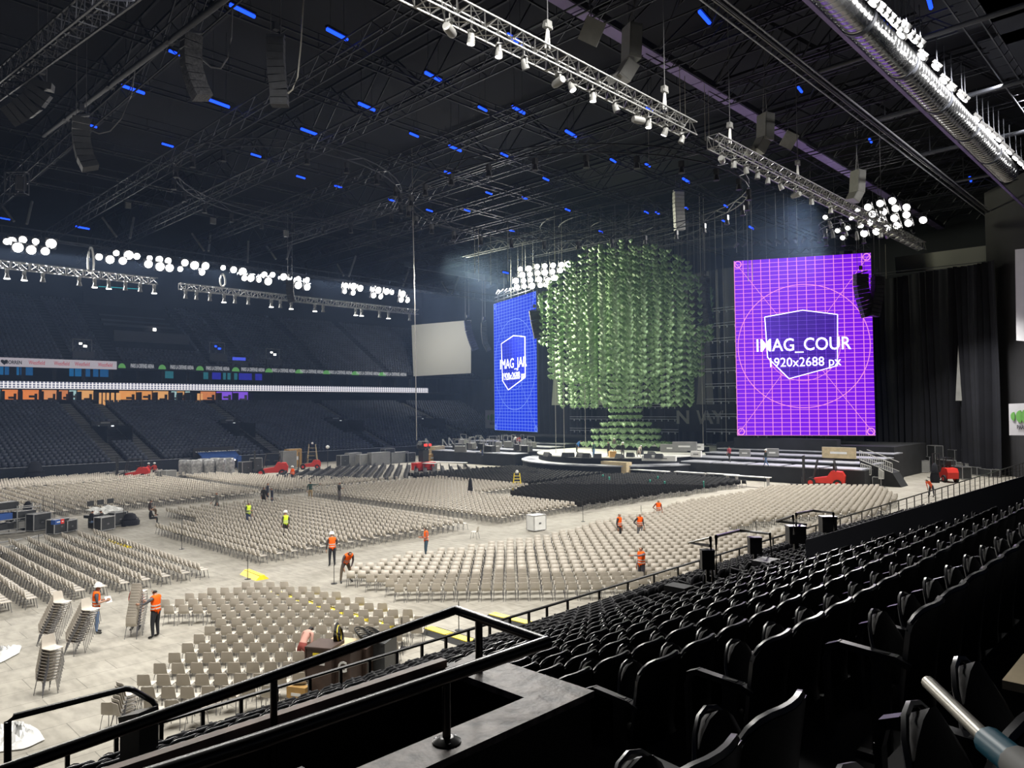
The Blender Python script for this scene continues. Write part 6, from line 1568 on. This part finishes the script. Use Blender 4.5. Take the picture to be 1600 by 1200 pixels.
def coil(label, px, py, z, r, stand, m='rubber'):
    p = P(px, py, z=z); t = thing('cable_coil', label, 'cable', p, A0)
    for k in range(6):
        g = MB(); rr = r * (.8 + .05 * k); R = Matrix.Rotation(PI / 2 - .25 + .06 * k, 3, 'X') if stand else Matrix.Rotation(.1 * k, 3, 'X')
        c = Vector((0, .03 * k, rr if stand else .03 * k + .05))
        g.tube([c + R @ Vector((rr * math.cos(a), rr * math.sin(a), 0)) for a in np.linspace(0, 2 * PI, 15)], .02, 5); g.build('coil_turn', M_[m if k != 2 else 'yellow'] if stand else M_[m], t, True)
coil('upright black cable coil with a yellow tag on the crate top', 533, 1003, 1.42, .27, True); coil('flat black cable coil on the black equipment case', 578, 1000, 1.33, .34, False); coil('second black cable coil heaped on the black equipment case', 592, 998, 1.33, .28, False)
def film(label, poly, hh, name='plastic_film'):
    W_ = [P(x, y, z=0) for x, y in poly]; c = sum(W_, Vector()) / len(W_); g = MB(); n = 9; N = 22
    G = []
    for i in range(N + 1):
        row = []
        for j_ in range(n + 1):
            s = (i / N) * len(W_); a = int(s) % len(W_); f = s - int(s); e = W_[a].lerp(W_[(a + 1) % len(W_)], f); k = j_ / n
            q_ = c.lerp(e, k); hgt = hh * (1 - k ** 2) * (.5 + .5 * math.sin(i * 2.3 + j_ * 1.7)) + .03 + .04 * abs(math.sin(i * 3.1 + j_ * 2.2))
            row.append((q_.x - c.x, q_.y - c.y, hgt))
        G.append(row)
    G[-1] = G[0]
    g.slab(G, .01); o = g.build(name, M_['film'], None, True, (c.x, c.y, 0)); tag(o, label, 'plastic sheet')
film('crumpled clear plastic sheet on the floor at the left edge, the upper one', [(-30, 1010), (12, 1014), (35, 1010), (30, 1022), (0, 1038), (-40, 1045)], .22)
film('crumpled clear plastic sheet behind the looped stair rail', [(-20, 1140), (28, 1130), (60, 1142), (70, 1158), (40, 1172), (-10, 1178)], .30)
for k, (a, b, w) in enumerate(((( 176, 846), (200, 856), .5), ((385, 896), (410, 906), .35), ((668, 984), (738, 1006), .5), ((768, 962), (830, 978), .5))):
    A, B = P(*a, z=0), P(*b, z=0); t = thing('cable_ramp', 'yellow topped cable ramp on the floor, %s from the left' % ordn(k + 1), 'cable ramp', A, math.atan2(B.y - A.y, B.x - A.x)); L = (B - A).length
    g = MB(); hh = .2 if k < 2 else .09; g.prism([(-w, 0), (-w * .35, hh), (w * .35, hh), (w, 0)], L, lambda v: Vector((v.z, v.x, v.y))); g.build('ramp_base', M_['rubber'] if k > 1 else M_['yellow'], t)
    n = max(2, int(L / .9)); 
    for q_ in range(n): g = MB(); g.box((L * (q_ + .5) / n, 0, hh + .01), (L / n * .95, w * .75, .03)); g.build('yellow_lid', M_['yellow'], t)
# hard hat scraps of yellow floor tape behind block one
A, B = P(428, 925, z=0), P(520, 952, z=0); t = thing('cable_ramp', 'yellow cable cover seen between the upper chairs of the nearest block', 'cable ramp', A, math.atan2(B.y - A.y, B.x - A.x)); L = (P(640, 985, z=0) - A).length
g = MB(); g.prism([(-.2, 0), (-.1, .07), (.1, .07), (.2, 0)], L, lambda v: Vector((v.z, v.x, v.y))); g.build('ramp_base', M_['yellow'], t); g = MB(); g.box((L / 2, 0, .08), (L, .04, .02)); g.build('seam', M_['rubber'], t)
# thin floor stands
for k, (px, y0, y1) in enumerate(sorted(((67, 775, 820), (85, 775, 812), (24, 785, 822), (193, 785, 823), (284, 815, 858), (387, 780, 802), (435, 755, 775), (564, 775, 800), (617, 765, 780), (522, 883, 912), (911, 783, 815), (1002, 790, 812), (1182, 815, 842), (1195, 745, 768), (1383, 756, 775), (387, 868, 905), (800, 768, 790), (1072, 760, 775), (717, 940, 985), (628, 965, 1012), (60, 835, 862)))):
    p = P(px, y1, z=0); h = (y1 - y0) / FPX * (p - Vector((0, 0, H))).dot(fw)
    t = thing('floor_stand', 'thin black marker pole standing among the chairs, %s' % ('at about picture column %d' % px if False else ordn(k + 1) + ' pole in the list of poles'), 'pole', p)
    t['label'] = 'thin black marker pole on the arena floor, %s from the left' % ordn(k + 1); t['group'] = 'thin marker poles on the arena floor'
    g = MB(); g.bar((0, 0, 0), (0, 0, h), .018, 5); g.build('pole', M_['black'], t); g = MB(); g.lathe([(.16, 0), (.16, .02), (.03, .04)], 10); g.build('base', M_['black'], t)
# black shrouded stand and black tall object
for lab, px, py, h, r_ in (('tall thing under a black cover at the mixing area', 43, 826, 2.0, .45), ('black covered dome at the right of the mixing area', 202, 820, .9, .7), ('tall black cylinder bag standing in the grey chairs before the stage', 735, 778, 1.9, .28), ('black covered thing beside the near rail before the stage', 1461, 754, 2.1, .45), ('black covered round thing at the foot of the far left stand', 54, 754, 2.6, 1.1)):
    p = P(px, py, z=0); t = thing('covered_equipment', lab, 'equipment', p); g = MB(); n = 12
    g.lathe([(r_ * (1 + .12 * math.sin(q_ * 2.1)) * f, h * zz) for q_, (f, zz) in enumerate(((1, 0), (.95, .3), (.85, .6), (.6, .85), (.3, .97), (.08, 1)))], n); g.build('black_cover', M_['drape'], t, True); g = MB(); g.lathe([(r_ * .9, .5 * h), (r_ * .95, .52 * h)], 12); g.build('strap', M_['black'], t)
# mixing console under sheet
p = P(166, 822, z=0); t = thing('mixing_console', 'mixing console under loose white sheets at the mixing area', 'console', p, .35)
g = MB(); g.box((0, 0, .85), (2.8, 1.1, .2)); g.box((-1.1, 0, .4), (.12, .8, .8)); g.box((1.1, 0, .4), (.12, .8, .8)); g.build('desk', M_['case'], t)
g = MB(); g.slab([[(-1.3 + 2.4 * i / 8, -.5 + j_ / 4, 1.05 + .35 * j_ / 4 + .1 * math.sin(i * 1.7 + j_)) for j_ in range(5)] for i in range(9)], .02); g.build('white_sheet', M_['white'], t)
for k in range(3):
    g = MB(); g.box((-.9 + .8 * k, .5, 1.75), (.5, .06, .35)); g.build('monitor', M_['case'], t)
p = P(20, 832, z=0); t = thing('equipment_rack', 'open rack of pipes and folded gear at the left edge by the mixing area', 'rack', p, .3)
g = MB()
for x in (-1.6, 0, 1.6):
    for y in (-.5, .5): g.bar((x, y, 0), (x, y, 1.9), .04, 4)
for zz in (.3, 1.0, 1.7): g.bar((-1.6, -.5, zz), (1.6, -.5, zz), .04, 4); g.bar((-1.6, .5, zz), (1.6, .5, zz), .04, 4)
g.build('rack_frame', M_['caseedge'], t)
for k, (x, zz, m_) in enumerate(((-.9, 1.2, 'awning'), (.7, 1.2, 'case'), (-.8, .5, 'case'), (.8, .5, 'grey'), (-.5, 1.95, 'case'))): g = MB(); g.box((x, 0, zz), (1.3, .8, .5)); g.build('folded_gear', M_[m_], t)
for k, (a, b) in enumerate((((-10, 850), (35, 842)), ((-10, 858), (30, 852)), ((0, 866), (28, 856)), ((40, 842), (66, 836)), ((-10, 835), (40, 830)))):
    A, B = P(*a, z=.12), P(*b, z=.12); t = thing('floor_pipe', 'loose grey pipe lying before the equipment rack, %s' % ordn(k + 1), 'pipe', A); g = MB(); g.bar((0, 0, 0), B - A, .05, 6); g.build('pipe_body', M_['caseedge'], t, True)
# forklifts
def forklift(label, px, py, rz, s=1.0, z=0):
    p = P(px, py, z=z); t = thing('forklift', label, 'forklift', p, rz); t.scale = (s, s, s)
    g = MB(); g.prism([(-1.5, .35), (-1.55, .9), (-1.35, 1.25), (-.55, 1.3), (-.25, .85), (.7, .7), (1.2, .35)], .95, lambda v: Vector((v.x, v.z - .475, v.y))); g.build('red_body', M_['red'], t)
    for x, r_ in ((-1.0, .33), (.95, .38)):
        for y in (-.5, .5): g = MB(); g.lathe([(r_, -.12), (r_, .12)], 14, (x, y, r_), Matrix.Rotation(PI / 2, 3, 'X')); w_ = g.build('wheel', M_['rubber'], t); g = MB(); g.lathe([(r_ * .5, -.13), (r_ * .5, .13)], 10, (x, y, r_), Matrix.Rotation(PI / 2, 3, 'X')); g.build('hub', M_['red'], w_)
    g = MB()
    for y in (-.3, .3): g.box((1.5, y, 1.25), (.12, .1, 2.4))
    for zz in (.4, 1.3, 2.4): g.box((1.5, 0, zz), (.08, .7, .1))
    g.build('mast', M_['case'], t)
    g = MB()
    for y in (-.25, .25): g.box((2.05, y, .12), (1.1, .12, .05)); g.box((1.62, y, .4), (.06, .12, .6))
    g.build('fork', M_['case'], t)
    g = MB()
    for x, x2 in ((-1.0, -.75), (.75, .45)):
        for y in (-.42, .42): g.bar((x, y, .8), (x2, y, 2.15), .04, 6)
    for y in np.linspace(-.42, .42, 5): g.bar((-.75, y, 2.15), (.45, y, 2.15), .03, 4)
    g.build('overhead_guard', M_['case'], t)
    g = MB(); g.box((-.5, 0, 1.4), (.45, .45, .1)); g.box((-.72, 0, 1.65), (.1, .45, .5)); g.build('driver_seat', M_['rubber'], t)
    g = MB(); g.bar((.45, 0, .9), (.3, 0, 1.5), .03, 5); g.lathe([(.18, 0), (.18, .03)], 12, (.3, 0, 1.5)); g.build('steering_wheel', M_['rubber'], t)
forklift('red forklift parked before the right stage wing', 1288, 761, math.radians(105), 1.3)
forklift('red forklift near the foot of the far stand', 424, 744, math.radians(150), 1.35)
forklift('small red forklift half hidden at the far left stand', 208, 750, math.radians(150), 1.2)
forklift('red lift machine by the heap of cases at the right drape', 1476, 752, math.radians(40), 1.2)
forklift('red low truck near the foot of the far stand by the ladder', 484, 733, math.radians(150), 1.0)
# wooden step ladder, yellow tripod
def ladder(label, px, py, h, w, m, z=0, n=6):
    p = P(px, py, z=z); t = thing('step_ladder', label, 'ladder', p, A0 - PI / 2)
    g = MB()
    for s in (-1, 1): g.bar((s * w / 2, -.35, 0), (s * w * .3, 0, h), .05, 4); g.bar((s * w / 2, .45, 0), (s * w * .3, 0, h), .05, 4)
    g.build('rail', M_[m], t)
    for k in range(1, n): f = k / n; g = MB(); g.box((0, -.35 * (1 - f), h * f), (w * (1 - .4 * f), .12, .05)); g.build('step', M_[m], t)
    g = MB(); g.lathe([(.12, 0), (.18, .1), (.1, .3)], 8, (0, 0, h)); g.build('top_cap', M_['white'], t)
ladder('yellow folding ladder standing at the edge of the black chairs', 808, 766, 1.75, .9, 'yellow'); ladder('wooden step ladder near the foot of the far stand', 488, 730, 3.4, 1.6, 'ply')
p = P(512, 734, z=0); t = thing('balloon_lamp', 'pale globe lamp on a thin stand before the far stand', 'lamp', p); g = MB(); g.bar((0, 0, 0), (0, 0, 3.0), .05, 6); g.build('pole', M_['case'], t); g = MB(); g.lathe([(.05, -.25), (.22, -.15), (.28, 0), (.22, .15), (.05, .25)], 12, (0, 0, 3.2)); g.build('globe', M_['white'], t, True)
# blue awning
a = P(302, 700, y=107.5); b = P(362, 698, y=107.5); c = P(374, 712, y=103); d_ = P(316, 715, y=103)
t = thing('blue_awning', 'blue fabric awning over the player tunnel at the foot of the far stand', 'awning', (d_.x, d_.y, 0)); o_ = Vector((d_.x, d_.y, 0))
g = MB(); g.slab([[a - o_, b - o_], [(a + d_) / 2 - o_, (b + c) / 2 - o_], [d_ - o_, c - o_]], .12); g.build('canopy', M_['awning'], t)
g = MB(); g.box(((d_ + c) / 2 - o_ - Vector((0, 0, .25))), ((c - d_).length, .1, .5)); g.build('valance', M_['awning'], t)
for f in (0, .5, 1): q_ = d_.lerp(c, f) - o_; g = MB(); g.box((q_.x, q_.y, q_.z / 2), (.5 if f != .5 else .3, .3, q_.z)); g.build('post', M_['awning'], t)
for f in (.15, .5, .85): q_ = d_.lerp(c, f) - o_; g = MB(); g.box((q_.x, q_.y - .1, q_.z - .55), (.3, .12, .2)); g.build('lamp', M_['lampw'], t)
g = MB(); g.box((((d_ + c) / 2 - o_).x, 2.5, 1.6), (6, .2, 3.2)); g.build('shade_panel', M_['black'], t)  # black panel stands in for the shade inside the tunnel
text('lettering', 'PARIS LA DEFENSE ARENA', .55, M_['white'], ((a + b + c + d_) / 4 - o_) + Vector((0, -.3, .12)), (1, 0, 0), up=(a - d_), parent=t, off=.01)
# wrapped pallets of chairs
for k, (px, w, h, dy) in enumerate(((288, 1.0, 2.25, 0), (298, 1.1, 2.2, 0), (308, 1.0, 2.25, 1), (318, 1.15, 2.3, 0), (327, 1.0, 2.2, 1), (336, 1.0, 2.35, 0), (345, 1.0, 2.35, 1), (356, 1.2, 2.3, 0))):
    p = P(px, 746 - k * .4 + dy, z=0); t = thing('wrapped_stack', 'stack of chairs wrapped in clear film before the blue awning, %s from the left' % ordn(k + 1), 'wrapped stack', p, .1)
    wm = mat('film_wrap_%d' % k, (.30 + .03 * (k % 3),) * 3, .3, .1, noise=.45, nscale=3, bump=.5)
    g = MB(); pr = [(w * .70, .05), (w * .74, .3), (w * .68, .9), (w * .74, 1.5), (w * .70, h - .15), (w * .6, h)]; g.lathe(pr, 8); g.build('film_wrap', wm, t, True)
    g = MB()
    for q_ in range(5): g.box((0, -.02 * q_, h * .15 + q_ * h * .17), (w * 1.02, w * 1.02, .05))
    g.build('chair_layers', M_['caseedge'], t)
# glossy equipment on the stage deck and wings
mon = MB(); mon.prism([(-.3, 0), (-.3, .2), (.1, .42), (.3, 0)], .7, lambda v: Vector((v.x, v.z - .35, v.y))); me_mon = mon.mesh('floor_monitor', M_['case'])
for k, (px, py) in enumerate(((855, 713), (884, 714), (892, 714), (907, 714), (917, 715), (934, 716), (968, 716), (985, 714), (1000, 710), (1018, 712), (1030, 716), (1012, 716))):
    p = P(px, py, z=2.34); o = put('floor_monitor', me_mon, None, p, PI + .3 * (k % 3)); o.scale = (1.3, 1.3, 1.3); tag(o, 'black wedge monitor or small case on the round deck, %s from the left' % ordn([1, 2, 3, 4, 5, 6, 7, 8, 9, 11, 12, 10][k]), 'monitor', 'black wedges on the round deck')
for k, (px, py, w, h, z) in enumerate(((1164, 713, 1.2, .8, 2.5), (1207, 713, 1.4, .9, 2.5), (1053, 706, 3.5, 1.0, 2.4), (1070, 704, 3.0, 1.1, 2.8), (1088, 714, 1.2, .7, 2.4), (1092, 703, 1.2, .8, 2.8), (1030, 720, 4, .6, 2.0), (1115, 730, 1.1, 1.6, .6))):
    plainbox('equipment_box', 'pale equipment box on the right half of the stage, %s from the left' % ordn([7, 8, 2, 3, 4, 5, 1, 6][k]), 'box', px, py, w, .8, h, -1.2, 'grey' if k < 4 else 'white', z=z)
random.seed(5)
for k in range(26):
    px = 715 + 4.6 * k; py = 693 + 12 * random.random(); p = P(px, py + 2, z=2.4 + (k % 3) * .3)
    t = thing('stage_equipment', 'small piece of stage equipment heaped below the blue screen, %s from the left' % ordn(k + 1), 'equipment', p, random.uniform(0, 3), 'equipment heaped below the blue screen')
    m_ = M_[('case', 'grey', 'caseedge', 'case')[k % 4]]; w = random.uniform(.6, 1.6)
    g = MB(); g.box((0, 0, .4), (w, .8, .8)); g.build('case_body', m_, t); g = MB(); g.bar((-w / 2, 0, .8), (-w / 2, 0, 1.6), .04, 4); g.bar((w / 2, 0, .8), (w / 2, 0, 1.6), .04, 4); g.bar((-w / 2, 0, 1.6), (w / 2, 0, 1.6), .04, 4); g.build('rail_frame', M_['caseedge'], t)
for k, (px, py) in enumerate(((680, 702), (707, 704), (716, 700), (735, 698), (765, 694))):
    p = P(px, py + 14, z=0); t = thing('stage_stair', 'pale framed stair unit at the left end of the stage, %s from the left' % ordn(k + 1), 'stairs', p, A0)
    g = MB()
    for s in (-.5, .5): g.bar((s, 0, 0), (s, 1.6, 2.4), .06, 4); g.bar((s, 0, 1.1), (s, 1.6, 3.4), .05, 4); g.bar((s, 1.6, 0), (s, 1.6, 3.4), .05, 4)
    g.build('stair_frame', M_['deck'], t)
    for q_ in range(5): g = MB(); g.box((0, .3 * q_ + .15, .45 * q_ + .4), (1, .3, .06)); g.build('tread', M_['deck'], t)
p = P(662, 735, z=0); t = thing('scissor_lift', 'red and black lift with glowing red lamps at the left of the stage', 'lift', p)
g = MB(); g.box((0, 0, .6), (3.2, 1.4, 1.0)); g.build('chassis', M_['red'], t); g = MB(); g.box((0, 0, 2.0), (1.0, 1.0, 1.6)); g.lathe([(.9, 0), (1.0, .5), (.7, 1)], 10, (0, 0, 3.0)); g.build('cab', M_['case'], t)
g = MB()
for s in (-.35, .35): g.box((s, -.9, 3.5), (.35, .3, .3))
g.build('red_lamp', mat('red_lamp_glass', (.5, .02, .02), emit=(1, .05, .04), es=2), t)
